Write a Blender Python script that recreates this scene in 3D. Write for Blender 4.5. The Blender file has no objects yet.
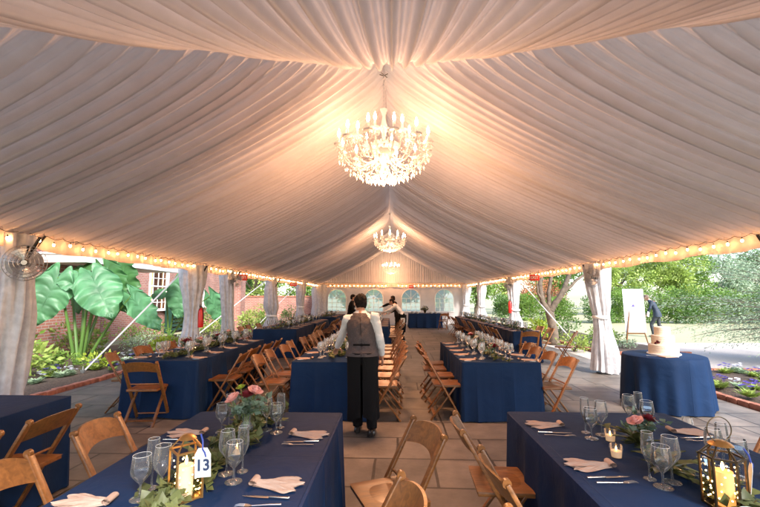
import bpy, bmesh, math, random
from mathutils import Vector, Matrix, noise
R = math.radians; PI = math.pi; TAU = 2*PI
random.seed(7)
sc = bpy.context.scene
C = sc.collection
# ---------------------------------------------------------------- camera, sky, sun, exposure
EYE = 1.62
PITCH = math.atan(44/400); YAW = math.atan(13/400*math.cos(PITCH))
cam = bpy.data.cameras.new('camera'); co = bpy.data.objects.new('camera', cam); C.objects.link(co)
cam.sensor_width = 36; cam.lens = 36*400/760; cam.clip_start = .05; cam.clip_end = 900
co.location = (0, 0, EYE); co.rotation_euler = (PI/2+PITCH, 0, YAW)
sc.camera = co
w = bpy.data.worlds.new('World'); sc.world = w; w.use_nodes = True
nt = w.node_tree; bg = nt.nodes['Background']
sky = nt.nodes.new('ShaderNodeTexSky'); sky.sky_type = 'NISHITA'; sky.sun_disc = False
SUN_EL, SUN_AZ = 38, 150            # azimuth clockwise from +Y
sky.sun_elevation = R(SUN_EL); sky.sun_rotation = R(SUN_AZ); sky.dust_density = 1.5; sky.air_density = 1.0; sky.ozone_density = 1
nt.links.new(sky.outputs[0], bg.inputs[0]); bg.inputs[1].default_value = 0.15
sl = bpy.data.lights.new('sun', 'SUN'); sl.energy = 2.4; sl.angle = R(14); sl.color = (1, .95, .88)
so = bpy.data.objects.new('sun', sl); C.objects.link(so); so.location = (0, 0, 30)
so.rotation_euler = (R(90-SUN_EL), 0, R(180-SUN_AZ))
sc.view_settings.view_transform = 'Standard'; sc.view_settings.look = 'None'
sc.view_settings.gamma = 1; sc.view_settings.use_curve_mapping = False
sc.view_settings.exposure = 1.87
cy = sc.cycles
cy.max_bounces = 8; cy.diffuse_bounces = 4; cy.glossy_bounces = 3; cy.transmission_bounces = 8; cy.transparent_max_bounces = 16
cy.use_denoising = True; cy.sample_clamp_indirect = 4; cy.caustics_reflective = False; cy.caustics_refractive = False
CHANDELIER_W = 118; BULB_E = 30

# ---------------------------------------------------------------- materials
def mat(name, col, rough=.6, metal=0, var=0, vscale=6, bump=0, bscale=30, emit=None, estr=0, transl=0, spec=.5, col2=None, sheen=0, coords='Object'):
    m = bpy.data.materials.new(name); m.use_nodes = True
    t = m.node_tree; b = t.nodes['Principled BSDF']; N = t.nodes.new; L = t.links.new
    b.inputs['Base Color'].default_value = (*col, 1); b.inputs['Roughness'].default_value = rough
    b.inputs['Metallic'].default_value = metal; b.inputs['Specular IOR Level'].default_value = spec
    if sheen: b.inputs['Sheen Weight'].default_value = sheen
    tc = N('ShaderNodeTexCoord')
    if var or col2:
        n = N('ShaderNodeTexNoise'); n.inputs['Scale'].default_value = vscale; n.inputs['Detail'].default_value = 5
        L(tc.outputs[coords], n.inputs[0])
        r = N('ShaderNodeValToRGB'); c2 = col2 or tuple(c*(1-var) for c in col); c1 = col if col2 else tuple(min(1, c*(1+var)) for c in col)
        r.color_ramp.elements[0].position = .3; r.color_ramp.elements[1].position = .7
        r.color_ramp.elements[0].color = (*c2, 1); r.color_ramp.elements[1].color = (*c1, 1)
        L(n.outputs[0], r.inputs[0]); L(r.outputs[0], b.inputs['Base Color'])
    if bump:
        n2 = N('ShaderNodeTexNoise'); n2.inputs['Scale'].default_value = bscale; n2.inputs['Detail'].default_value = 6
        L(tc.outputs[coords], n2.inputs[0])
        bp = N('ShaderNodeBump'); bp.inputs['Strength'].default_value = bump; bp.inputs['Distance'].default_value = .02
        L(n2.outputs[0], bp.inputs['Height']); L(bp.outputs[0], b.inputs['Normal'])
    if emit: b.inputs['Emission Color'].default_value = (*emit, 1); b.inputs['Emission Strength'].default_value = estr
    if transl:
        tr = N('ShaderNodeBsdfTranslucent'); mx = N('ShaderNodeMixShader'); mx.inputs[0].default_value = transl
        src = b.inputs['Base Color'].links
        if src: L(src[0].from_socket, tr.inputs[0])
        else: tr.inputs[0].default_value = (*col, 1)
        L(b.outputs[0], mx.inputs[1]); L(tr.outputs[0], mx.inputs[2]); L(mx.outputs[0], t.nodes['Material Output'].inputs[0])
    return m

def glassm(name, tint=(1, 1, 1), rough=0.0, thin=True, fac=.1, glint=0):
    m = bpy.data.materials.new(name); m.use_nodes = True; t = m.node_tree; N = t.nodes.new; L = t.links.new
    t.nodes.remove(t.nodes['Principled BSDF']); out = t.nodes['Material Output']
    if thin:
        tr = N('ShaderNodeBsdfTransparent'); tr.inputs[0].default_value = (*tint, 1)
        gl = N('ShaderNodeBsdfGlossy'); gl.inputs['Roughness'].default_value = max(rough, .02)
        lw = N('ShaderNodeLayerWeight'); lw.inputs[0].default_value = fac
        mx = N('ShaderNodeMixShader'); L(lw.outputs['Fresnel'], mx.inputs[0]); L(tr.outputs[0], mx.inputs[1]); L(gl.outputs[0], mx.inputs[2])
        df = N('ShaderNodeBsdfDiffuse'); df.inputs[0].default_value = (.8, .8, .8, 1); lw2 = N('ShaderNodeLayerWeight'); lw2.inputs[0].default_value = .35  # white diffuse, stronger at the edges, stands in for bright reflections in the glass
        mp_ = N('ShaderNodeMapRange'); mp_.inputs[3].default_value = glint; mp_.inputs[4].default_value = glint*6; L(lw2.outputs['Facing'], mp_.inputs[0])
        m2 = N('ShaderNodeMixShader'); L(mp_.outputs[0], m2.inputs[0]); L(mx.outputs[0], m2.inputs[1]); L(df.outputs[0], m2.inputs[2])
        L(m2.outputs[0] if glint else mx.outputs[0], out.inputs[0])
    else:
        g = N('ShaderNodeBsdfGlass'); g.inputs['Color'].default_value = (*tint, 1); g.inputs['Roughness'].default_value = rough; g.inputs['IOR'].default_value = 1.45
        L(g.outputs[0], out.inputs[0])
    return m

M = {}
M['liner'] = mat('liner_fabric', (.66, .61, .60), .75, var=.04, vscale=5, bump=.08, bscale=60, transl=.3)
M['roof'] = mat('vinyl_roof', (.84, .83, .82), .4, transl=.25)
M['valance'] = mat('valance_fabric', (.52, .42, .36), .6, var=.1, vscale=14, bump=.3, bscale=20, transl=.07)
M['sidewall'] = mat('vinyl_sidewall', (.56, .52, .50), .45, var=.06, vscale=3, bump=.25, bscale=6, transl=.3)
M['curtain'] = mat('curtain_vinyl', (.66, .67, .70), .3, var=.16, vscale=11, bump=.6, bscale=22, transl=.42)
M['metal'] = mat('tent_pole_metal', (.55, .55, .56), .35, .9, var=.1, vscale=20)
M['dark_metal'] = mat('dark_metal', (.03, .028, .026), .45, .6)
M['steel'] = mat('cutlery_steel', (.75, .72, .68), .16, 1)
M['brass'] = mat('dark_bronze', (.10, .072, .04), .3, .85)
M['strap'] = mat('white_strap', (.36, .36, .36), .6, var=.1)
def wood_mat():
    m = bpy.data.materials.new('honey_wood'); m.use_nodes = True; t = m.node_tree; N = t.nodes.new; L = t.links.new; b = t.nodes['Principled BSDF']
    tc = N('ShaderNodeTexCoord'); mp = N('ShaderNodeMapping'); mp.inputs['Scale'].default_value = (14, 3, 14)
    oi = N('ShaderNodeObjectInfo'); ad = N('ShaderNodeVectorMath'); ad.operation = 'ADD'; sm = N('ShaderNodeMath'); sm.operation = 'MULTIPLY'; sm.inputs[1].default_value = 40
    L(oi.outputs['Random'], sm.inputs[0]); L(tc.outputs['Object'], ad.inputs[0]); L(sm.outputs[0], ad.inputs[1]); L(ad.outputs[0], mp.inputs[0])
    n = N('ShaderNodeTexNoise'); n.inputs['Scale'].default_value = 2.2; n.inputs['Detail'].default_value = 8; n.inputs['Distortion'].default_value = 1.2; L(mp.outputs[0], n.inputs[0])
    r = N('ShaderNodeValToRGB'); r.color_ramp.elements[0].position = .3; r.color_ramp.elements[1].position = .72
    r.color_ramp.elements[0].color = (.135, .050, .012, 1); r.color_ramp.elements[1].color = (.285, .110, .027, 1)
    L(n.outputs[0], r.inputs[0])
    hs = N('ShaderNodeHueSaturation'); mr = N('ShaderNodeMapRange'); mr.inputs[3].default_value = .72; mr.inputs[4].default_value = 1.12
    L(oi.outputs['Random'], mr.inputs[0]); L(mr.outputs[0], hs.inputs['Value']); L(r.outputs[0], hs.inputs['Color']); L(hs.outputs[0], b.inputs['Base Color'])
    bp = N('ShaderNodeBump'); bp.inputs['Strength'].default_value = .12; bp.inputs['Distance'].default_value = .003; L(n.outputs[0], bp.inputs['Height']); L(bp.outputs[0], b.inputs['Normal'])
    b.inputs['Roughness'].default_value = .38
    return m
M['wood'] = wood_mat()
def cloth_mat(name, col, c2):
    m = mat(name, col, .72, col2=c2, vscale=2.2, spec=.18); t = m.node_tree; N = t.nodes.new; L = t.links.new; b = t.nodes['Principled BSDF']
    tc = N('ShaderNodeTexCoord'); br = N('ShaderNodeTexBrick'); br.offset = 0; br.inputs['Scale'].default_value = 1; br.inputs['Brick Width'].default_value = .53; br.inputs['Row Height'].default_value = .61; br.inputs['Mortar Size'].default_value = .006; br.inputs['Mortar Smooth'].default_value = 1
    mp = N('ShaderNodeMapping'); mp.inputs['Location'].default_value = (.003, .2, 0); L(tc.outputs['Object'], mp.inputs[0]); L(mp.outputs[0], br.inputs[0])
    n1 = N('ShaderNodeTexNoise'); n1.inputs['Scale'].default_value = 4.5; n1.inputs['Detail'].default_value = 4; n1.inputs['Distortion'].default_value = .8; L(tc.outputs['Object'], n1.inputs[0])
    n2 = N('ShaderNodeTexNoise'); n2.inputs['Scale'].default_value = 420; L(tc.outputs['Object'], n2.inputs[0])
    m1 = N('ShaderNodeMath'); m1.operation = 'MULTIPLY_ADD'; m1.inputs[1].default_value = .22; L(br.outputs['Fac'], m1.inputs[0]); L(n1.outputs[0], m1.inputs[2])
    m2 = N('ShaderNodeMath'); m2.operation = 'MULTIPLY_ADD'; m2.inputs[1].default_value = .05; L(n2.outputs[0], m2.inputs[0]); L(m1.outputs[0], m2.inputs[2])
    bp = N('ShaderNodeBump'); bp.inputs['Strength'].default_value = .55; bp.inputs['Distance'].default_value = .02; L(m2.outputs[0], bp.inputs['Height']); L(bp.outputs[0], b.inputs['Normal'])
    return m
M['navy'] = cloth_mat('navy_linen', (.004, .022, .072), (.003, .016, .053))
M['napkin'] = mat('blush_linen', (.40, .275, .215), .8, var=.08, vscale=20, bump=.15, bscale=180)
M['white'] = mat('white_paint', (.78, .78, .76), .5, var=.03)
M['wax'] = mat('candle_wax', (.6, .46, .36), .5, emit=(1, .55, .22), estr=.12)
M['flame'] = mat('candle_flame', (1, .6, .2), .5, emit=(1, .5, .15), estr=6)
M['bulb'] = mat('warm_bulb', (1, .8, .5), .4, emit=(1, .46, .17), estr=BULB_E*1.3)
M['fairy'] = mat('fairy_light', (1, .8, .4), .4, emit=(1, .62, .22), estr=5)
M['chbulb'] = mat('chandelier_bulb', (1, .85, .65), .4, emit=(1, .68, .40), estr=30)
M['glass'] = glassm('thin_glass', (.97, .97, .97), rough=.02, fac=.30, glint=.028)
M['glassfar'] = glassm('distant_glassware', (.96, .97, .97), rough=.05, fac=.4, glint=.07)
M['pane'] = glassm('window_pane', (.9, .93, .93), fac=.12)
M['vinylpane'] = glassm('clear_vinyl', (.92, .95, .95), rough=.08, fac=.1)
_t = M['vinylpane'].node_tree; _tr = _t.nodes.new('ShaderNodeBsdfTranslucent'); _tr.inputs[0].default_value = (.85, .92, .92, 1); _mx = _t.nodes.new('ShaderNodeMixShader'); _mx.inputs[0].default_value = .5  # white translucent layer mixed into the clear vinyl so panes look daylight-bright
_o = _t.nodes['Material Output']; _t.links.new(_o.inputs[0].links[0].from_socket, _mx.inputs[1]); _t.links.new(_tr.outputs[0], _mx.inputs[2]); _t.links.new(_mx.outputs[0], _o.inputs[0])
M['bigglass'] = glassm('blown_glass', (.98, .98, .98), thin=False)
M['crystal'] = mat('crystal', (.74, .74, .76), .06, 0, spec=1.0, transl=.35)
M['water'] = glassm('water', (.96, .97, .98), fac=.3)
M['rose'] = mat('blush_rose', (.78, .42, .38), .6, var=.12, vscale=30, transl=.2)
M['rosered'] = mat('burgundy_bloom', (.14, .006, .014), .6, var=.3, vscale=30)
M['cream'] = mat('cream_bloom', (.8, .7, .55), .6, transl=.2)
M['euca'] = mat('garland_leaf', (.10, .115, .038), .5, var=.45, vscale=9, transl=.15)
M['euca2'] = mat('eucalyptus_leaf', (.13, .19, .13), .5, var=.3, vscale=9, transl=.15)
M['magn'] = mat('magnolia_leaf', (.075, .075, .022), .3, var=.5, vscale=12)
M['stem'] = mat('green_stem', (.07, .12, .02), .5)
M['elephant'] = mat('elephant_ear_leaf', (.085, .235, .105), .45, var=.4, vscale=2.2, bump=.4, bscale=7, transl=.35)
M['elephant2'] = mat('elephant_ear_leaf_dark', (.06, .17, .05), .45, var=.3, vscale=3, bump=.4, bscale=7, transl=.4)
M['petiole'] = mat('petiole', (.08, .16, .035), .45)
M['leafA'] = mat('mid_green_leaf', (.155, .27, .045), .5, var=.4, vscale=1.2, transl=.35)
M['leafB'] = mat('dark_green_leaf', (.085, .17, .035), .45, var=.4, vscale=1.5, transl=.25)
M['leafC'] = mat('pale_green_leaf', (.30, .40, .09), .5, var=.3, vscale=1.2, transl=.35)
M['leafD'] = mat('grey_green_leaf', (.30, .40, .26), .5, var=.25, vscale=2, transl=.3)
M['leafO'] = mat('autumn_leaf', (.42, .17, .08), .5, var=.4, vscale=2, transl=.3)
M['lime'] = mat('lime_leaf', (.32, .42, .05), .5, var=.3, vscale=8, transl=.3)
M['bark'] = mat('bark', (.12, .09, .065), .85, var=.4, vscale=8, bump=.6, bscale=14)
M['violet'] = mat('violet_petal', (.12, .08, .42), .5, transl=.2)
M['whitepetal'] = mat('white_petal', (.75, .75, .82), .5, transl=.2)
M['soil'] = mat('soil_mulch', (.10, .068, .05), .95, col2=(.04, .028, .02), vscale=30, bump=1.0, bscale=40)
M['shirt'] = mat('white_shirt', (.66, .66, .68), .75, var=.05, vscale=10, bump=.3, bscale=14)
M['vest'] = mat('brown_vest', (.050, .038, .042), .75, var=.15, vscale=60, bump=.2, bscale=90)
M['black'] = mat('black_cloth', (.006, .0055, .006), .85, spec=.15, bump=.2, bscale=20)
M['skin'] = mat('skin', (.50, .26, .17), .5, var=.06, vscale=14)
M['hair'] = mat('dark_hair', (.007, .0045, .0035), .7, var=.4, vscale=60, bump=.5, bscale=120, spec=.2)
M['hairgrey'] = mat('thin_brown_hair', (.12, .07, .05), .6, bump=.5, bscale=90)
M['suit'] = mat('navy_suit', (.020, .032, .055), .7, bump=.2, bscale=20)
M['trouser'] = mat('charcoal_trousers', (.03, .036, .045), .7)
M['shoe'] = mat('black_leather', (.012, .011, .011), .3)
M['icing'] = mat('cake_icing', (.62, .54, .44), .55, var=.05, vscale=30, bump=.3, bscale=60)
M['red'] = mat('red_paint', (.55, .015, .012), .35)
M['exitred'] = mat('exit_sign_face', (.6, .03, .02), .4, emit=(1, .06, .03), estr=.05)
M['green_shutter'] = mat('green_shutter', (.008, .045, .030), .5)
M['slate'] = mat('roof_slate', (.08, .08, .09), .7, var=.3, vscale=8)
M['room'] = mat('lit_room', (.5, .35, .2), .8, emit=(1, .55, .2), estr=.5)
M['paper'] = mat('card_white', (.68, .68, .68), .6)
M['ink'] = mat('navy_ink', (.015, .03, .08), .6)
M['terracotta'] = mat('terracotta', (.35, .13, .06), .8)
M['bluish'] = mat('pale_blue_ribbon', (.03, .06, .3), .5)

def coordnodes(m): 
    t = m.node_tree; return t, t.nodes.new, t.links.new, t.nodes['Principled BSDF']
def brick_mat(name, c1, c2, mortar, sx, sz, vertical=True):
    m = bpy.data.materials.new(name); m.use_nodes = True; t, N, L, b = coordnodes(m)
    g = N('ShaderNodeNewGeometry'); sp = N('ShaderNodeSeparateXYZ'); L(g.outputs['Position'], sp.inputs[0])
    ad = N('ShaderNodeMath'); L(sp.outputs[0], ad.inputs[0]); L(sp.outputs[1], ad.inputs[1])
    cb = N('ShaderNodeCombineXYZ'); L(ad.outputs[0], cb.inputs[0]); L(sp.outputs[2], cb.inputs[1])
    br = N('ShaderNodeTexBrick'); br.inputs['Scale'].default_value = 1; br.inputs['Brick Width'].default_value = sx; br.inputs['Row Height'].default_value = sz
    br.inputs['Mortar Size'].default_value = .008; br.inputs['Color1'].default_value = (*c1, 1); br.inputs['Color2'].default_value = (*c2, 1); br.inputs['Mortar'].default_value = (*mortar, 1)
    L(cb.outputs[0], br.inputs[0])
    n = N('ShaderNodeTexNoise'); n.inputs['Scale'].default_value = 1.3; n.inputs['Detail'].default_value = 8; L(g.outputs['Position'], n.inputs[0])
    mx = N('ShaderNodeMix'); mx.data_type = 'RGBA'; mx.blend_type = 'OVERLAY'; mx.inputs[0].default_value = .5
    L(br.outputs[0], mx.inputs[6]); L(n.outputs[0], mx.inputs[7]); L(mx.outputs[2], b.inputs['Base Color'])
    bp = N('ShaderNodeBump'); bp.inputs['Strength'].default_value = .6; bp.inputs['Distance'].default_value = .01; bp.invert = True; L(br.outputs['Fac'], bp.inputs['Height']); L(bp.outputs[0], b.inputs['Normal'])
    b.inputs['Roughness'].default_value = .85
    return m
M['brick'] = brick_mat('red_brick', (.38, .155, .11), (.27, .105, .08), (.38, .33, .29), .22, .075)
def flag_mat():
    m = bpy.data.materials.new('bluestone_flags'); m.use_nodes = True; t, N, L, b = coordnodes(m)
    g = N('ShaderNodeNewGeometry'); mp = N('ShaderNodeMapping'); mp.inputs['Rotation'].default_value = (0, 0, R(.8)); L(g.outputs['Position'], mp.inputs[0])
    nz = N('ShaderNodeTexNoise'); nz.inputs['Scale'].default_value = .9; L(mp.outputs[0], nz.inputs[0])
    ad = N('ShaderNodeVectorMath'); ad.operation = 'MULTIPLY_ADD'; ad.inputs[1].default_value = (.05, .05, 0); L(nz.outputs['Color'], ad.inputs[0]); L(mp.outputs[0], ad.inputs[2])
    br = N('ShaderNodeTexBrick'); br.inputs['Scale'].default_value = 1; br.inputs['Brick Width'].default_value = .93; br.inputs['Row Height'].default_value = .61; br.offset = .37; br.squash = .62; br.squash_frequency = 3; br.offset_frequency = 2
    br.inputs['Mortar Size'].default_value = .014; br.inputs['Mortar Smooth'].default_value = .3; br.inputs['Bias'].default_value = .1
    br.inputs['Color1'].default_value = (.235, .205, .178, 1); br.inputs['Color2'].default_value = (.145, .130, .117, 1); br.inputs['Mortar'].default_value = (.05, .043, .036, 1)
    L(ad.outputs[0], br.inputs[0])
    n = N('ShaderNodeTexNoise'); n.inputs['Scale'].default_value = 2.2; n.inputs['Detail'].default_value = 10; n.inputs['Roughness'].default_value = .65; L(g.outputs['Position'], n.inputs[0])
    rp = N('ShaderNodeValToRGB'); rp.color_ramp.elements[0].position = .3; rp.color_ramp.elements[0].color = (.48, .45, .43, 1); rp.color_ramp.elements[1].position = .72; rp.color_ramp.elements[1].color = (1.15, 1.1, 1.05, 1)
    L(n.outputs[0], rp.inputs[0])
    mx = N('ShaderNodeMix'); mx.data_type = 'RGBA'; mx.blend_type = 'MULTIPLY'; mx.inputs[0].default_value = 1; L(br.outputs[0], mx.inputs[6]); L(rp.outputs[0], mx.inputs[7]); L(mx.outputs[2], b.inputs['Base Color'])
    sb = N('ShaderNodeMath'); sb.operation = 'MULTIPLY_ADD'; sb.inputs[1].default_value = -1.0; L(br.outputs['Fac'], sb.inputs[0])
    n3 = N('ShaderNodeTexNoise'); n3.inputs['Scale'].default_value = 9; n3.inputs['Detail'].default_value = 8; L(g.outputs['Position'], n3.inputs[0]); L(n3.outputs[0], sb.inputs[2])
    bp = N('ShaderNodeBump'); bp.inputs['Strength'].default_value = .5; bp.inputs['Distance'].default_value = .012; L(sb.outputs[0], bp.inputs['Height']); L(bp.outputs[0], b.inputs['Normal'])
    b.inputs['Roughness'].default_value = .55
    return m
M['flag'] = flag_mat()
M['grass'] = mat('lawn_grass', (.24, .27, .11), .9, col2=(.38, .36, .22), vscale=.35, bump=.8, bscale=30, coords='Generated')
M['gravel'] = mat('pale_gravel', (.44, .385, .345), .9, var=.18, vscale=40, bump=.5, bscale=90)
M['edging'] = mat('edging_brick', (.34, .13, .08), .85, var=.35, vscale=10, bump=.4, bscale=30)

# ---------------------------------------------------------------- mesh helpers
class MB:
    def __init__(s): s.v = []; s.f = []; s.m = []
    def add(s, vs, fs, mi=0):
        o = len(s.v); s.v += [tuple(p) for p in vs]; s.f += [tuple(i+o for i in f) for f in fs]; s.m += [mi]*len(fs); return s
    def box(s, c, d, rot=None, mi=0, bev=0):
        x, y, z = d[0]/2, d[1]/2, d[2]/2; c = Vector(c)
        if bev:
            b = min(bev, x*.9, y*.9, z*.9); vs = []; 
            bm = bmesh.new(); bmesh.ops.create_cube(bm, size=1)
            for q in bm.verts: q.co = Vector((q.co.x*2*x, q.co.y*2*y, q.co.z*2*z))
            bmesh.ops.bevel(bm, geom=bm.edges[:], offset=b, segments=2, affect='EDGES', profile=.5)
            bm.verts.index_update()
            vs = [q.co.copy() for q in bm.verts]; fs = [[q.index for q in f.verts] for f in bm.faces]; bm.free()
        else:
            vs = [Vector((a*x, b_*y, e*z)) for a in (-1, 1) for b_ in (-1, 1) for e in (-1, 1)]
            fs = [(0, 1, 3, 2), (4, 6, 7, 5), (0, 4, 5, 1), (2, 3, 7, 6), (0, 2, 6, 4), (1, 5, 7, 3)]
        if rot is not None: vs = [rot @ q for q in vs]
        return s.add([q+c for q in vs], fs, mi)
    def bar(s, a, b, wx, wy, up=(0, 0, 1), mi=0, bev=0):
        a = Vector(a); b = Vector(b); z = (b-a); L = z.length; z.normalize(); u = Vector(up)
        x = u.cross(z)
        if x.length < 1e-4: x = Vector((1, 0, 0)).cross(z)
        x.normalize(); y = z.cross(x)
        rot = Matrix((x, y, z)).transposed()
        return s.box((a+b)/2, (wx, wy, L), rot, mi, bev)
    def tube(s, pts, rad, n=8, mi=0, cap=True, flat=1):
        pts = [Vector(p) for p in pts]; m = len(pts)
        if not hasattr(rad, '__len__'): rad = [rad]*m
        vs = []; px = None
        for i, p in enumerate(pts):
            t = (pts[min(i+1, m-1)]-pts[max(i-1, 0)])
            if t.length < 1e-9: t = Vector((0, 0, 1))
            t.normalize()
            if px is None:
                a = Vector((0, 0, 1)) if abs(t.z) < .9 else Vector((1, 0, 0)); px = a.cross(t).normalized()
            else:
                px = (px - t*px.dot(t)); px = px.normalized() if px.length > 1e-6 else Vector((1, 0, 0))
            py = t.cross(px)
            for k in range(n):
                a = TAU*k/n; vs.append(p+(px*math.cos(a)+py*math.sin(a)*flat)*rad[i])
        fs = [(i*n+k, i*n+(k+1) % n, (i+1)*n+(k+1) % n, (i+1)*n+k) for i in range(m-1) for k in range(n)]
        if cap: fs += [tuple(range(n-1, -1, -1)), tuple((m-1)*n+k for k in range(n))]
        return s.add(vs, fs, mi)
    def lathe(s, prof, n=24, c=(0, 0, 0), mi=0, cap=False, wob=None):
        vs = []
        for i, (r, z) in enumerate(prof):
            for k in range(n):
                a = TAU*k/n; rr = r*(wob(a, i) if wob else 1)
                vs.append((c[0]+rr*math.cos(a), c[1]+rr*math.sin(a), c[2]+z))
        m = len(prof)
        fs = [(i*n+k, i*n+(k+1) % n, (i+1)*n+(k+1) % n, (i+1)*n+k) for i in range(m-1) for k in range(n)]
        if cap: fs += [tuple(range(n-1, -1, -1)), tuple((m-1)*n+k for k in range(n))]
        return s.add(vs, fs, mi)
    def ell(s, c, r, n=12, m=8, mi=0, rot=None):
        c = Vector(c); vs = []
        for i in range(m+1):
            th = PI*i/m
            for k in range(n):
                a = TAU*k/n; q = Vector((r[0]*math.sin(th)*math.cos(a), r[1]*math.sin(th)*math.sin(a), -r[2]*math.cos(th)))
                if rot is not None: q = rot @ q
                vs.append(c+q)
        fs = [(i*n+k, i*n+(k+1) % n, (i+1)*n+(k+1) % n, (i+1)*n+k) for i in range(m) for k in range(n)]
        return s.add(vs, fs, mi)
    def loft(s, rings, n=16, mi=0, cap=True):
        """rings: (centre, rx, ry, xdir, ydir)"""
        vs = []
        for c, rx, ry, xd, yd in rings:
            c = Vector(c); xd = Vector(xd).normalized(); yd = Vector(yd).normalized()
            for k in range(n):
                a = TAU*k/n; vs.append(c+xd*rx*math.cos(a)+yd*ry*math.sin(a))
        m = len(rings)
        fs = [(i*n+k, i*n+(k+1) % n, (i+1)*n+(k+1) % n, (i+1)*n+k) for i in range(m-1) for k in range(n)]
        if cap: fs += [tuple(range(n-1, -1, -1)), tuple((m-1)*n+k for k in range(n))]
        return s.add(vs, fs, mi)
    def grid(s, nx, ny, fn, mi=0):
        vs = [fn(i/nx, j/ny) for j in range(ny+1) for i in range(nx+1)]
        fs = [(j*(nx+1)+i, j*(nx+1)+i+1, (j+1)*(nx+1)+i+1, (j+1)*(nx+1)+i) for j in range(ny) for i in range(nx)]
        return s.add(vs, fs, mi)
    def leaf(s, p, d, nrm, L, W, mi=0, fold=.15):
        p = Vector(p); d = Vector(d).normalized(); x = d.cross(Vector(nrm))
        if x.length < 1e-4: x = d.cross(Vector((.3, .5, .8)))
        x.normalize(); u = x.cross(d)
        a = p+d*L*.45
        return s.add([p, a+x*W/2+u*W*fold, p+d*L, a-x*W/2+u*W*fold, a], [(0, 1, 4), (1, 2, 4), (2, 3, 4), (3, 0, 4)], mi)
    def mesh(s, name, mats, smooth=True):
        me = bpy.data.meshes.new(name); me.from_pydata(s.v, [], s.f)
        ms = mats if isinstance(mats, (list, tuple)) else [mats]
        for m in ms: me.materials.append(M[m] if isinstance(m, str) else m)
        if len(ms) > 1: me.polygons.foreach_set('material_index', s.m)
        me.update()
        if smooth == 'auto' :
            me.polygons.foreach_set('use_smooth', [True]*len(me.polygons)); me.set_sharp_from_angle(angle=R(38))
        elif smooth: me.polygons.foreach_set('use_smooth', [True]*len(me.polygons))
        return me
    def build(s, name, mats, parent=None, smooth='auto'):
        o = bpy.data.objects.new(name, s.mesh(name, mats, smooth)); C.objects.link(o)
        if parent: o.parent = parent
        return o

def tag(o, label=None, cat=None, group=None, kind=None):
    if label: o['label'] = label
    if cat: o['category'] = cat
    if group: o['group'] = group
    if kind: o['kind'] = kind
    return o
def thing(name, loc=(0, 0, 0), rz=0, label=None, cat=None, group=None):
    o = bpy.data.objects.new(name, None); C.objects.link(o); o.location = loc; o.rotation_euler = (0, 0, rz); o.empty_display_size = .1
    return tag(o, label, cat, group)
KIDS = {}
def copy_tree(o, parent=None):
    c = o.copy(); C.objects.link(c); c.parent = parent
    for ch in KIDS.setdefault(o.name, [k for k in bpy.data.objects if k.parent == o]): copy_tree(ch, c)
    return c
class Proto:
    """first call places the original, later ones copies of it and its parts"""
    def __init__(s, root): s.root = root; s.used = False
    def put(s, loc, rz=0, label=None, cat=None, group=None, scale=None, tilt=None):
        r = s.root if not s.used else copy_tree(s.root)
        s.used = True; r.location = loc; r.rotation_euler = (tilt[0], tilt[1], rz) if tilt else (0, 0, rz)
        if scale: r.scale = (scale,)*3 if not hasattr(scale, '__len__') else scale
        for k, v in (('label', label), ('category', cat), ('group', group)):
            if v: r[k] = v
        return r
ORD = ['first', 'second', 'third', 'fourth', 'fifth', 'sixth', 'seventh', 'eighth', 'ninth', 'tenth', 'eleventh', 'twelfth']
_F = Vector((-math.sin(YAW)*math.cos(PITCH), math.cos(YAW)*math.cos(PITCH), math.sin(PITCH))); _Rr = Vector((math.cos(YAW), math.sin(YAW), 0)); _U = _Rr.cross(_F)
def at(x, y, Y):
    d = _F*400+_Rr*(x-380)-_U*(y-253.5); return Vector((0, 0, EYE))+d*(Y/d.y)
def rnd(a, b): return random.uniform(a, b)
def rdir():
    while True:
        v = Vector((rnd(-1, 1), rnd(-1, 1), rnd(-1, 1)))
        if .05 < v.length < 1: return v.normalized()

# ================================================================ GROUND
def slab(name, x0, x1, y0, y1, z, m, th=None):
    mb = MB(); mb.add([(x0, y0, z), (x1, y0, z), (x1, y1, z), (x0, y1, z)], [(0, 1, 2, 3)])
    if th: mb = MB().box(((x0+x1)/2, (y0+y1)/2, z-th/2), (x1-x0, y1-y0, th))
    return tag(mb.build(name, m, None, False), kind='structure')
slab('lawn', -300, 300, -200, 500, -.03, 'grass')
slab('terrace', -5.7, 5.22, -6, 31, 0, 'flag', .06)
slab('gravel_apron', 5.24, 45, 9.25, 15.2, -.022, 'gravel'); slab('gravel_margin', 8.65, 45, 3.0, 9.25, -.022, 'gravel')
# planting beds: soil mounds
def bed(name, x0, x1, y0, y1):
    def fn(u, v):
        x = x0+(x1-x0)*u; y = y0+(y1-y0)*v; e = min(u, 1-u, v*3, (1-v)*3, .12)/.12
        return (x, y, -.02+.09*e+.04*noise.noise(Vector((x*2.3, y*2.3, 1)))*e)
    return tag(MB().grid(40, 80, fn).build(name, 'soil', None), kind='structure')
bed('left_bed_soil', -9.6, -5.8, 2, 30); bed('right_bed_soil', 5.36, 8.6, 2.5, 9.2); bed('back_bed_soil', 6.1, 8.6, 11.9, 22)
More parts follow.
